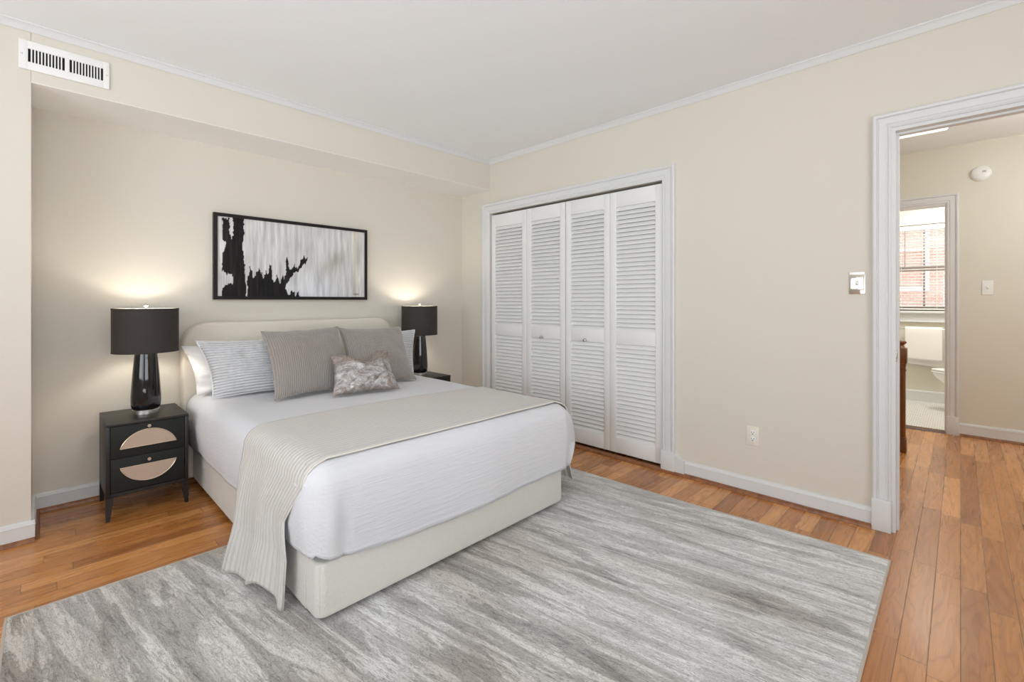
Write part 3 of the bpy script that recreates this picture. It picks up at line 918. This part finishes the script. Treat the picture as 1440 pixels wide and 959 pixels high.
pillow('pillow_sham', [(1.60, 3.28, .612), (2.15, 3.25, .612), (2.222, 3.335, .956), (1.60, 3.40, .945)], .06, 'sham_ribbed', 'pale grey ribbed sham mostly hidden behind the right taupe cushion', concave=.06, wr=.006, piping='flange_fabric', seed=8)
pillow('throw_pillow', [(.955, 2.895, .612), (1.47, 2.95, .612), (1.515, 3.27, 1.018), (.992, 3.27, 1.005)], .085, 'taupe_velvet', 'square taupe ribbed cushion in front of the pale grey sham', 'cushion', 'taupe square cushions', concave=.085, wr=.009, seed=11)
pillow('throw_pillow', [(1.48, 3.03, .612), (1.965, 2.925, .612), (2.03, 3.25, .999), (1.515, 3.27, 1.006)], .08, 'taupe_velvet', 'square taupe cushion behind the small metallic pillow', 'cushion', 'taupe square cushions', concave=.085, wr=.009, seed=17)
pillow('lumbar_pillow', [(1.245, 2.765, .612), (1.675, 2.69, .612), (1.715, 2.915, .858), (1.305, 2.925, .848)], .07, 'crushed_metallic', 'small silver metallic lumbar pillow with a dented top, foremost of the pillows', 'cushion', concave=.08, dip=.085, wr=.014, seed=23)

# ------------------------------------------------------------------ nightstands
def nightstand(x0, y0, label):
    W, D, H = .372, .40, .53
    base = (x0 + W / 2, y0 + D / 2, 0)
    t = thing('nightstand', base, label, 'nightstand', 'black two-drawer nightstands')
    x1, y1 = x0 + W, y0 + D
    c = MB(base)
    c.box((x0, y0 - .004, H - .016), (x1, y1, H), .002)
    c.box((x0, y0, .125), (x0 + .018, y1, H - .014), .001); c.box((x1 - .018, y0, .125), (x1, y1, H - .014), .001)
    c.box((x0 + .016, y0 + .008, .125), (x1 - .016, y1, .145)); c.box((x0 + .016, y1 - .012, .13), (x1 - .016, y1, H - .014))
    c.box((x0 + .016, y0 + .012, .329), (x1 - .016, y0 + .1, .341))
    c.build('cabinet', 'cabinet_black', t)
    cx = (x0 + x1) / 2
    rr, hh, half = .134, .092, None
    for k, (za, zb) in enumerate(((.339, .512), (.149, .333))):
        d = MB(base); d.box((x0 + .020, y0 + .002, za), (x1 - .020, y0 + .020, zb), .0015)
        d.box((x0 + .026, y0 + .018, za + .01), (x1 - .026, y1 - .03, zb - .03))
        dr = d.build('drawer', 'drawer_front', t)
        zc = .384 if k == 0 else .279                      # the straight edge of the inlay
        half = math.sqrt(rr * rr - (rr - hh) ** 2)
        a0 = math.asin((rr - hh) / rr)
        poly = []
        for i in range(33):
            a = a0 + (PI - 2 * a0) * i / 32
            poly.append((cx + rr * math.cos(a), zc + (rr * math.sin(a) - (rr - hh)) * (1 if k == 0 else -1)))
        m = MB(base); m.prism(poly, y0 - .0008, y0 + .004, 'Y'); i_ = m.build('inlay', 'inlay', dr); i_['label'] = 'pale woven half-moon inlay'
        ob = MB(base); ob.tube([(a, y0 - .0005, b) for a, b in poly], .0016, 6, True); ob.build('inlay_rim', 'brass', dr)
        kz = .494 if k == 0 else .305
        kb = MB(base); kb.lathe([(.004, y0 + .003), (.004, y0 - .006), (.0085, y0 - .008), (.0085, y0 - .013), (.007, y0 - .0145)], 20, (cx, 0, kz), 'Y')
        kk = kb.build('knob', 'brass', dr); kk['label'] = 'round brass knob'
    for sx, sy in ((0, 0), (1, 0), (1, 1), (0, 1)):
        xa = x0 if sx == 0 else x1; ya = y0 if sy == 0 else y1
        dx = .034 if sx == 0 else -.034; dy = .034 if sy == 0 else -.034
        q = MB(base)
        top = [(xa, ya), (xa + dx, ya), (xa + dx, ya + dy), (xa, ya + dy)]
        b = [(xa, ya), (xa + dx * .5, ya), (xa + dx * .5, ya + dy * .5), (xa, ya + dy * .5)]
        q.add([(x, y, .128) for x, y in top] + [(x, y, 0) for x, y in b], [(0, 1, 2, 3), (7, 6, 5, 4)] + [(i, (i + 1) % 4, 4 + (i + 1) % 4, 4 + i) for i in range(4)])
        q.build('leg', 'cabinet_black', t)
    return t
nightstand(.236, 3.305, 'black nightstand with half-moon inlays, left of the bed under the nearer lamp')
nightstand(2.215, 3.312, 'black nightstand mostly hidden behind the far side of the bed')

# ------------------------------------------------------------------ lamps
def lamp(x, y, label):
    b = (x, y, .53)
    t = thing('table_lamp', b, label, 'lamp', 'black bedside table lamps')
    c = (x, y, .53)
    m = MB(b); m.lathe([(.064, .0005), (.066, .002), (.066, .025), (.064, .027)], 48, c); m.build('foot', 'brushed_steel', t)
    m = MB(b); m.lathe([(.045, .027), (.060, .0275), (.067, .034), (.0715, .050), (.073, .077), (.0725, .11), (.066, .22), (.058, .32), (.051, .385), (.044, .392), (.012, .393)], 64, c)
    m.build('body', 'black_glass', t)
    m = MB(b); m.lathe([(.010, .392), (.010, .42), (.017, .424), (.017, .46), (.010, .462)], 24, c); m.build('socket', 'brushed_steel', t)
    # drum shade, open at both ends
    r, z0, z1 = .160, .368, .627
    s = MB(b); n = 72; vs = []; fs = []
    for i in range(n):
        a = 2 * PI * i / n
        for rr, z in ((r, z0), (r, z1)): vs.append((x + rr * math.cos(a), y + rr * math.sin(a), .53 + z))
    for i in range(n):
        j = (i + 1) % n; fs.append((2 * i, 2 * j, 2 * j + 1, 2 * i + 1))
    s.add(vs, fs); s.bm.verts.index_update()
    L = s.bm.loops.layers.uv.new('UVMap')
    for f in s.bm.faces:
        for l in f.loops:
            k = l.vert.index; l[L].uv = ((k // 2) / n, k % 2)
    sh = s.build('lamp_shade', 'shade_fabric', t)
    l_ = MB(b); l_.lathe([(r - .0015, z0), (r - .0015, z1)], 72, c, cap=False); li = l_.build('liner', 'shade_liner', sh); li['label'] = 'pale inner lining of the shade'
    for z in (z0, z1):
        rm = MB(b); q = z - .006 if z == z1 else z - .001
        rm.lathe([(r + .0002, q), (r + .0012, q), (r + .0012, q + .007), (r + .0002, q + .007), (r + .0002, q)], 72, c, cap=False)
        rm.build('rim', 'shade_fabric', sh)
    h = MB(b)
    for k in range(3):
        a = 2 * PI * k / 3 + .4; h.tube([(x, y, .53 + .622), (x + (r - .002) * math.cos(a), y + (r - .002) * math.sin(a), .53 + .622)], .0018, 6)
    for sg in (-1, 1):
        pts = [(x + sg * .012, y, .53 + .42)] + [(x + sg * .055 * math.sin(PI * (.15 + .85 * q / 10)), y, .53 + .43 + .19 * q / 10) for q in range(11)]
        h.tube(pts, .0018, 6)
    h.build('harp', 'brushed_steel', t)
    f = MB(b); f.lathe([(.004, .62), (.004, .634), (.011, .638), (.013, .645), (.010, .652), (.004, .656)], 20, c); f.build('finial', 'brushed_steel', t)
    bu = MB(b); bu.lathe([(.012, .462), (.016, .475), (.026, .495), (.030, .512), (.026, .530), (.014, .540), (.003, .543)], 24, c); bu.build('bulb', 'bulb', t)
    return t
lamp(.432, 3.50, 'black lamp with a dark drum shade on the nightstand left of the bed')
lamp(2.395, 3.52, 'black lamp with a dark drum shade on the far nightstand, right of the pillows')

# ------------------------------------------------------------------ painting
def painting():
    x0, x1, z0, z1 = .831, 1.990, 1.213, 1.824
    yb, yf = YA - .001, YA - .034
    base = (( x0 + x1) / 2, yb, z0)
    t = thing('framed_painting', base, 'black, white and grey abstract painting in a thin black frame above the headboard', 'painting')
    m = MB(base)
    w = .024
    m.frame([(0, -.028), (0, .0), (w, .0), (w, -.033), (.0, -.033)], x0 + w, x1 - w, z0 + w, z1 - w, yf, -1, 'Y', True)
    m.build('picture_frame', 'black_frame', t)
    nx, nz = 300, 158
    mb = MB(base); vs = []; fs = []; cols = []
    ax0, ax1, az0, az1 = x0 + w - .001, x1 - w + .001, z0 + w - .001, z1 - w + .001
    N3 = lambda a, b, c=0.0: noise.noise(Vector((a, b, c)))
    POLYS = [
        [(.088, 1.0), (.152, 1.0), (.150, .80), (.143, .62), (.155, .40), (.162, .20), (.162, .0), (.026, .0), (.028, .11), (.05, .15), (.085, .17), (.088, .25), (.07, .285), (.03, .30), (.026, .45), (.028, .56), (.045, .60), (.050, .68), (.030, .71), (.027, .98), (.066, .98), (.068, .82), (.078, .74), (.090, .76)],
        [(.170, .0), (.170, .22), (.180, .30), (.188, .40), (.198, .32), (.212, .24), (.228, .33), (.243, .38), (.256, .33), (.268, .23), (.284, .33), (.292, .29), (.300, .30), (.306, .44), (.316, .42), (.322, .26), (.338, .17), (.348, .22), (.354, .32), (.362, .22), (.374, .17), (.384, .24), (.392, .28), (.402, .24), (.410, .30), (.414, .50), (.424, .53), (.436, .40), (.450, .38), (.466, .46), (.476, .40), (.500, .44), (.520, .53), (.532, .56), (.560, .53), (.545, .47), (.515, .42), (.490, .36), (.462, .31), (.440, .24), (.420, .19), (.410, .13), (.420, .06), (.438, .03), (.455, .09), (.468, .05), (.480, .02), (.500, .06), (.505, .0)],
    ]
    def inside(u, v, P):
        r = False; k = len(P) - 1
        for q in range(len(P)):
            (a, b), (c, d) = P[q], P[k]
            if (b > v) != (d > v) and u < (c - a) * (v - b) / (d - b) + a: r = not r
            k = q
        return r
    def colour(u, v):
        drip = N3(u * 45, v * 2.2, 1.0); fine = N3(u * 150, v * 6, 2.0); soft = N3(u * 4, v * 4, 6.0)
        g = .64 + .18 * drip + .11 * fine + .06 * soft
        if u < .5: g += .10 * N3(u * 90, v * 1.5, 7.0)
        c = [g, g, g * .985]
        k = max(0, 1 - abs(u - .60) * 2.6) * max(0, 1 - v * 2.0); c = [c[0] + .03 * k, c[1] + .05 * k, c[2] + .12 * k]
        k = math.exp(-((u - .755) / .085) ** 2 - ((v - .50 - (u - .755) * 1.3) / .12) ** 2) * (1 + .7 * drip)
        c = [c[0] - .17 * k, c[1] - .175 * k, c[2] - .22 * k]
        k = math.exp(-((u - .925) / .022) ** 2) * (.7 + .5 * drip)
        c = [c[0] + .05 * k, c[1] - .01 * k, c[2] - .11 * k]
        # brushed, ragged outlines of the dark shapes
        uu = u + .007 * N3(u * 40, v * 14, 9.0) + .005 * N3(u * 90, v * 34, 3.0)
        vv = v + .045 * N3(u * 85, v * 4, 12.0) + .02 * N3(u * 160, v * 20, 5.0)
        vv = min(max(vv, .001), .999) if v < .04 or v > .96 else vv
        if any(inside(uu, vv, P) for P in POLYS):
            q = .010 + (.05 * max(0, N3(u * 110, v * 2, 4.0) - .35)) + .02 * max(0, drip)
            c = [q * 1.05, q * .95, q * .95]
        if u < .012 or u > .992: c = [.62, .60, .57]
        # small grey scribble of a signature
        if .905 < u < .952 and abs(v - .045 - .006 * math.sin(u * 700)) < .007: c = [.16, .14, .12]
        return [max(0.004, min(1, x)) for x in c]
    for j in range(nz + 1):
        for i in range(nx + 1):
            u, v = i / nx, j / nz
            c = colour(u, v); cols.append(c)
            vs.append((ax0 + (ax1 - ax0) * u, yf + .007, az0 + (az1 - az0) * v))
    n = nx + 1
    for j in range(nz):
        for i in range(nx): fs.append((j * n + i, j * n + i + 1, (j + 1) * n + i + 1, (j + 1) * n + i))
    # back board gives the canvas its thickness
    k = len(vs)
    for (a, b) in ((ax0, az0), (ax1, az0), (ax1, az1), (ax0, az1)): vs.append((a, yb - .006, b))
    fs.append((k, k + 3, k + 2, k + 1))
    cr = [0, nx, nz * n + nx, nz * n]
    edges = [[i for i in range(n)], [j * n + nx for j in range(nz + 1)], [nz * n + nx - i for i in range(n)], [(nz - j) * n for j in range(nz + 1)]]
    for q, e in enumerate(edges): fs.append(e + [k + (q + 1) % 4, k + q])
    cols += [[.5, .48, .45]] * 4
    mb.add(vs, fs)
    o = mb.build('canvas', 'canvas_paint', t, smooth=False)
    ca = o.data.color_attributes.new('paint', 'FLOAT_COLOR', 'POINT')
    for i, c in enumerate(cols): ca.data[i].color = (*c, 1)
painting()

# ------------------------------------------------------------------ vent, plates
def vent():
    x0, x1, z0, z1 = -.086, .253, 2.355, 2.499
    base = ((x0 + x1) / 2, YF, z0)
    t = thing('air_vent', base, 'white rectangular air register high on the wall above the alcove corner', 'vent')
    m = MB(base)
    y = YF
    sx0, sx1, sz0, sz1 = x0 + .033, x1 - .026, z0 + .04, z1 - .038
    xm = (sx0 + sx1) / 2
    m.box((x0, y - .010, z0), (sx0, y - .001, z1), .002); m.box((sx1, y - .010, z0), (x1, y - .001, z1), .002)
    m.box((sx0 - .004, y - .010, z0), (sx1 + .004, y - .001, sz0), .002); m.box((sx0 - .004, y - .010, sz1), (sx1 + .004, y - .001, z1), .002)
    m.box((xm - .009, y - .010, sz0 - .003), (xm + .009, y - .001, sz1 + .003), .001)
    m.build('register_plate', 'plastic_white', t)
    d = MB(base); d.box((sx0 - .002, y - .0025, sz0 - .002), (sx1 + .002, y - .001, sz1 + .002)); d.build('duct_opening', 'dark_void', t)
    for a, b in ((sx0, xm - .009), (xm + .009, sx1)):
        g = MB(base); n = 11
        for i in range(1, n):
            xx = a + (b - a) * i / n
            g.box((xx - .0028, y - .009, sz0 - .002), (xx + .0028, y - .003, sz1 + .002), .0008, 1)
        g.build('grille', 'plastic_white', t)
    for xx in (x0 + .011, x1 - .011):
        s = MB(base); s.lathe([(.0035, y - .0098), (.0035, y - .0112), (.002, y - .0118)], 12, (xx, 0, (z0 + z1) / 2), 'Y'); s.build('screw', 'brushed_steel', t)
vent()

def outlet():
    y0, y1, z0, z1 = .886, .959, .305, .424
    base = (XC, (y0 + y1) / 2, z0)
    t = thing('wall_outlet', base, 'cream duplex electrical outlet low on the wall between closet and doorway', 'outlet')
    yc = (y0 + y1) / 2; zc = (z0 + z1) / 2
    m = MB(base); m.box((XC - .006, y0, z0), (XC, y1, z1), .0025); m.build('cover_plate', 'plate_painted', t)
    for dz in (-.02, .02):
        r = MB(base); r.lathe([(.0165, XC - .005), (.0165, XC - .0085), (.0155, XC - .009)], 28, (0, yc, zc + dz), 'X'); rr = r.build('receptacle', 'plastic_white', t)
        s = MB(base)
        s.box((XC - .0096, yc - .0085, zc + dz - .002), (XC - .0085, yc - .0060, zc + dz + .008)); s.box((XC - .0096, yc + .0060, zc + dz - .001), (XC - .0085, yc + .0085, zc + dz + .007))
        s.lathe([(.003, XC - .0085), (.003, XC - .0096)], 12, (0, yc, zc + dz - .008), 'X')
        s.build('slots', 'dark_void', rr)
    s = MB(base); s.lathe([(.003, XC - .006), (.003, XC - .007)], 12, (0, yc, zc), 'X'); s.build('screw', 'plastic_white', t)
outlet()

def switch(x, yc, zc, label, plate, toggle, w=.072, h=.118):
    base = (x, yc, zc - h / 2)
    t = thing('light_switch', base, label, 'light switch')
    m = MB(base); m.box((x - .006, yc - w / 2, zc - h / 2), (x, yc + w / 2, zc + h / 2), .003, 3); m.build('switch_plate', plate, t)
    g = MB(base)
    xf = Matrix.Translation(Vector((x - .006, yc, zc))) @ Matrix.Rotation(R(20), 4, 'Y')
    g.box((-.013, -.005, -.011), (.002, .005, .011), .002, 2, xf); g.build('toggle', toggle, t)
    f = MB(base); f.box((x - .0075, yc - .008, zc - .0145), (x - .0055, yc + .008, zc + .0145), .0006, 1); f.build('toggle_collar', toggle, t)
    for dz in (-.03, .03):
        s = MB(base); s.lathe([(.0035, x - .0055), (.0035, x - .0072), (.002, x - .0078)], 12, (0, yc, zc + dz), 'X'); s.build('screw', plate, t)
switch(XC, .401, 1.299, 'shiny mirror-like switch plate on the bedroom wall beside the doorway', 'chrome', 'plastic_white', .072, .122)
switch(XF, -.168, 1.318, 'white switch plate on the far hall wall right of the bathroom doorway', 'plastic_white', 'plastic_white', .07, .125)

m = MB((XC + .03, DY1 - .018, .92))
m.box((XC + .012, DY1 - .0205, .885), (XC + .040, DY1 - .0175, .945), .001)
o = m.build('strike_plate', 'brushed_steel'); tag(o, 'small metal strike plate set in the bedroom door jamb', 'strike plate')
m = MB((XC + .03, DY1 - .018, .92)); m.box((XC + .018, DY1 - .0212, .900), (XC + .033, DY1 - .0200, .930)); m.build('latch_hole', 'dark_void', o)

# ------------------------------------------------------------------ hall things
def detector():
    c = (XF, -.128, 2.314)
    t = thing('smoke_detector', c, 'round white smoke detector high on the far hall wall', 'smoke detector')
    m = MB(c); m.lathe([(.066, XF - .0005), (.066, XF - .012), (.063, XF - .018)], 48, (0, c[1], c[2]), 'X'); m.build('mounting_base', 'plastic_white', t)
    m = MB(c); m.lathe([(.060, XF - .017), (.058, XF - .028), (.048, XF - .036), (.030, XF - .039), (.004, XF - .040)], 48, (0, c[1], c[2]), 'X'); m.build('cover', 'plastic_white', t)
    m = MB(c); m.lathe([(.010, XF - .038), (.010, XF - .0425), (.004, XF - .0435)], 20, (0, c[1] + .018, c[2] + .012), 'X'); m.build('test_button', 'plastic_white', t)
    m = MB(c)
    for k in range(3): m.box((XF - .0415, c[1] - .030, c[2] + .004 + .006 * k), (XF - .036, c[1] - .006, c[2] + .0065 + .006 * k))
    m.build('sounder_slots', 'sash_dark', t)
detector()

def newel():
    c = (4.8, .349, 0); t = thing('newel_post', c, 'dark stained wooden newel post standing in the hall beside the doorway', 'newel post')
    m = MB(c); x, y = c[0], c[1]
    def sq(h, z0, z1, b=.004): m.box((x - h, y - h, z0), (x + h, y + h, z1), b)
    sq(.043, 0, .105); sq(.039, .10, .125, .008)
    # chamfered shaft
    def octo(h, ch): return [(x - h + ch, y - h), (x + h - ch, y - h), (x + h, y - h + ch), (x + h, y + h - ch), (x + h - ch, y + h), (x - h + ch, y + h), (x - h, y + h - ch), (x - h, y - h + ch)]
    m.prism(octo(.036, .010), .12, .66, 'Z')
    sq(.041, .645, .655, .003); sq(.040, .68, .69, .003); sq(.036, .65, .70, .002)
    sq(.046, .705, .83, .006); sq(.041, .69, .71, .006)
    m.build('post', 'newel_wood', t)
    k = MB(c); k.lathe([(.036, .828), (.030, .836), (.025, .848), (.030, .858), (.040, .864), (.043, .870), (.043, .876), (.036, .883), (.012, .887)], 32, (x, y, 0)); k.build('cap', 'newel_wood', t)
newel()

def flush_light(name, c, sx, sy, z, label):
    t = thing(name, (c[0], c[1], z), label, 'ceiling light')
    m = MB((c[0], c[1], z)); m.box((c[0] - sx / 2 - .02, c[1] - sy / 2 - .02, z - .016), (c[0] + sx / 2 + .02, c[1] + sy / 2 + .02, z - .001), .003); m.build('mounting_tray', 'trim_paint', t)
    m = MB((c[0], c[1], z)); m.box((c[0] - sx / 2, c[1] - sy / 2, z - .05), (c[0] + sx / 2, c[1] + sy / 2, z - .015), .012, 3); m.build('diffuser', 'fixture_glow', t)
flush_light('ceiling_lamp', (4.78, .42), .42, .70, HH, 'long white ceiling light glowing at the top of the hall doorway view')
flush_light('ceiling_lamp', (6.6, .1), .4, .4, HH, 'unseen square ceiling light added to the bathroom')  # out-of-view fixture added along with the bathroom area light
def fill():  # out-of-view globe added to light the hall walls and ceiling
    c = (4.45, -.98, 2.16); t = thing('fill_lamp', c, 'unseen round pendant lamp hanging in the hall, right of the doorway view', 'pendant lamp')
    m = MB(c); m.lathe([(.012 + .118 * math.sin(PI * i / 16), c[2] - .13 * math.cos(PI * i / 16)) for i in range(17)], 32, (c[0], c[1], 0)); m.build('globe', 'globe_glow', t)
    m = MB(c); m.tube([(c[0], c[1], 2.285), (c[0], c[1], HH - .02)], .006, 8); m.lathe([(.05, HH - .022), (.05, HH - .002)], 24, (c[0], c[1], 0)); m.build('stem', 'brushed_steel', t)
fill()

# ------------------------------------------------------------------ bathroom
mb = MB()
mb.frame([(0, 0), (0, .014), (.028, .02), (.034, .02), (.034, 0)], WY0, WY1, WZ0, WZ1, XB, -1)
mb.box((XB - .05, WY0 - .11, WZ0 - .03), (XB + .1, WY1 + .11, WZ0), .004)
mb.box((XB - .018, WY0 - .085, WZ0 - .125), (XB, WY1 + .085, WZ0 - .03), .003)
mb.box((XB - .026, WY0 - .085, WZ0 - .135), (XB, WY1 + .085, WZ0 - .118), .003)
wn = struct(mb, 'window_3', 'trim_paint', 'white double-hung bathroom window with closed-up blinds', 'window')
m = MB()
for a, b, c in ((WZ0, WZ0 + .05, .08), (1.565, 1.62, .07), (WZ1 - .05, WZ1, .10)): m.box((XB + c, WY0, a), (XB + c + .03, WY1, b))
for y in (WY0, WY1 - .04): m.box((XB + .08, y, WZ0), (XB + .12, y + .04, WZ1))
m.box((XB + .085, .305, WZ0), (XB + .105, .325, WZ1))
sa = m.build('sash', 'sash_dark', wn)
m = MB(); m.box((XB + .094, WY0 + .03, WZ0 + .04), (XB + .097, WY1 - .03, WZ1 - .04)); m.build('pane', 'window_glass', sa)
def blind():
    base = (XB + .035, (WY0 + WY1) / 2, WZ1)
    t = thing('window_blind', base, 'white horizontal slat blind hanging in the bathroom window', 'blind')
    m = MB(base); m.box((XB + .005, WY0 + .006, WZ1 - .065), (XB + .06, WY1 - .006, WZ1 - .002), .004); m.build('headrail', 'blind_slat', t)
    n = 25; z0, z1 = WZ0 + .05, WZ1 - .085
    for i in range(n):
        z = z0 + (z1 - z0) * i / (n - 1)
        s = MB(base); xf = Matrix.Translation(Vector((XB + .035, 0, z))) @ Matrix.Rotation(R(14), 4, 'Y')
        s.box((-.022, WY0 + .01, -.0013), (.022, WY1 - .01, .0013), .0006, 1, xf); s.build('slat', 'blind_slat', t)
    m = MB(base); m.box((XB + .015, WY0 + .01, WZ0 + .012), (XB + .055, WY1 - .01, WZ0 + .03), .003); m.build('bottom_rail', 'blind_slat', t)
    for y in (WY0 + .12, .20, WY1 - .12):
        c = MB(base); c.tube([(XB + .012, y, WZ1 - .06), (XB + .012, y, WZ0 + .02)], .0016, 6); c.build('ladder_cord', 'blind_slat', t)
    w = MB(base); w.tube([(XB - .002, .485, WZ1 - .06), (XB - .004, .485, 1.60)], .005, 8); w = w.build('tilt_wand', 'sash_dark', t); w['label'] = 'dark tilt wand'
blind()

# towel bar and towel
t = thing('towel_bar', (XB, .31, .87), 'chrome towel bar on the bathroom wall under the window', 'towel bar')
m = MB((XB, .31, .87)); m.tube([(XB - .075, .06, .87), (XB - .075, .60, .87)], .009, 12); m.build('bar', 'brushed_steel', t)
for y in (.06, .60):
    m = MB((XB, .31, .87)); m.lathe([(.024, XB), (.024, XB - .008), (.011, XB - .014), (.011, XB - .075), (.015, XB - .084)], 20, (0, y, .87), 'X'); m.build('bracket', 'brushed_steel', t)
def towel():
    base = Vector((XB - .075, .31, .87)); mb = MB(base)
    y0, y1, ny = .150, .478, 40; vs = []; fs = []
    prof = [(-.020, -.375), (-.021, -.2), (-.019, -.05), (-.014, .008), (0, .016), (.014, .008), (.018, -.05), (.020, -.2), (.020, -.40)]
    # resample
    pts = []
    for (a, b), (c, d) in zip(prof, prof[1:]):
        for q in range(6): pts.append((a + (c - a) * q / 6, b + (d - b) * q / 6))
    pts.append(prof[-1])
    m_ = len(pts)
    for i in range(ny + 1):
        y = y0 + (y1 - y0) * i / ny
        for x, z in pts:
            slope = (.03 * (i / ny) if x > 0 else .012 * (i / ny)) * (abs(z) / .4)
            w = .004 * noise.noise(Vector((y * 9, z * 3, 0)))
            extra = -.045 if x > 0 and z < -.3 else 0
            vs.append((base.x + x + w * abs(z) * 3, y, base.z + z + slope + extra))
    for i in range(ny):
        for k in range(m_ - 1): fs.append((i * m_ + k, (i + 1) * m_ + k, (i + 1) * m_ + k + 1, i * m_ + k + 1))
    mb.add(vs, fs)
    o = mb.build('towel', 'towel_white', ang=80); tag(o, 'white towel folded over the bar on the bathroom wall', 'towel')
    s = o.modifiers.new('solid', 'SOLIDIFY'); s.thickness = .010; s.offset = 1
towel()

def toilet():
    c = Vector((6.90, -.55, 0)); t = thing('toilet', c, 'white toilet with its bowl showing at the right edge of the bathroom doorway', 'toilet')
    tip = .235                                     # front of the bowl
    def egg(w, y0, y1, z, n=40):
        out = []
        for i in range(n):
            a = 2 * PI * i / n
            yy = math.cos(a); ww = w * (1 - .16 * yy)
            out.append((c.x + ww * math.sin(a), (y0 + y1) / 2 + (y1 - y0) / 2 * yy, z))
        return out
    def loft(rings, name, mat='porcelain', par=t):
        m = MB(c); n = len(rings[0]); vs = [p for r in rings for p in r]; fs = []
        for k in range(len(rings) - 1):
            for i in range(n): fs.append((k * n + i, k * n + (i + 1) % n, (k + 1) * n + (i + 1) % n, (k + 1) * n + i))
        fs.append(list(range(n))[::-1]); fs.append([(len(rings) - 1) * n + i for i in range(n)])
        m.add(vs, fs); return m.build(name, mat, par, ang=50)
    loft([egg(.125, -.62, -.02, .004), egg(.12, -.62, -.04, .05), egg(.105, -.60, -.05, .16), egg(.12, -.60, .03, .24), egg(.155, -.60, .13, .30), egg(.178, -.60, .20, .36), egg(.186, -.60, .222, .405), egg(.184, -.60, .220, .415)], 'bowl')
    loft([egg(.185, -.42, tip - .012, .416), egg(.190, -.42, tip, .422), egg(.190, -.42, tip, .432), egg(.186, -.42, tip - .006, .437)], 'seat')
    loft([egg(.184, -.42, tip - .010, .441), egg(.189, -.42, tip - .002, .446), egg(.187, -.42, tip - .006, .456), egg(.150, -.38, tip - .05, .462)], 'lid')
    m = MB(c); m.box((c.x - .22, -.83, .41), (c.x + .22, -.60, .76), .03, 4); m.build('tank', 'porcelain', t)
    m = MB(c); m.box((c.x - .23, -.84, .76), (c.x + .23, -.59, .795), .012, 3); m.build('tank_lid', 'porcelain', t)
    m = MB(c); m.lathe([(.012, -.60), (.012, -.585)], 16, (c.x - .16, 0, .70), 'Y'); m.tube([(c.x - .16, -.585, .70), (c.x - .09, -.58, .695)], .006, 8); m.build('flush_handle', 'chrome', t)
toilet()

# ------------------------------------------------------------------ the house across, seen through the blind
def house():
    X = 12.5; c = (X, .5, -3.0); t = thing('brick_house', c, 'red brick house seen through the bathroom blind', 'house')
    m = MB(c); m.box((X, -8, -3), (X + 6, 9, 4.4)); m.build('wall', 'red_brick', t)
    for y0, z0 in ((.55, 1.5), (-2.3, 1.5), (3.4, 1.5), (.9, -1.2), (-2.3, -1.2)):
        f = MB(c); f.frame([(0, -.03), (0, .05), (.10, .05), (.10, -.03)], y0, y0 + 1.0, z0, z0 + 1.5, X, -1, 'X', True); f.box((X - .03, y0, z0 + .72), (X + .02, y0 + 1.0, z0 + .78)); w = f.build('window_frame', 'trim_paint', t)
        p = MB(c); p.box((X - .01, y0, z0), (X + .02, y0 + 1.0, z0 + 1.5)); p.build('pane', 'window_glass', w)
    m = MB(c); m.box((X - .3, -8.2, 4.4), (X + 6.2, 9.2, 4.7), .05); m.build('cornice', 'trim_paint', t)
house()
m = MB(); m.box((XB + .3, -14, -3.2), (30, 14, -3.0)); struct(m, 'ground', 'plate_painted', 'pale paved yard outside the bathroom window', 'ground')
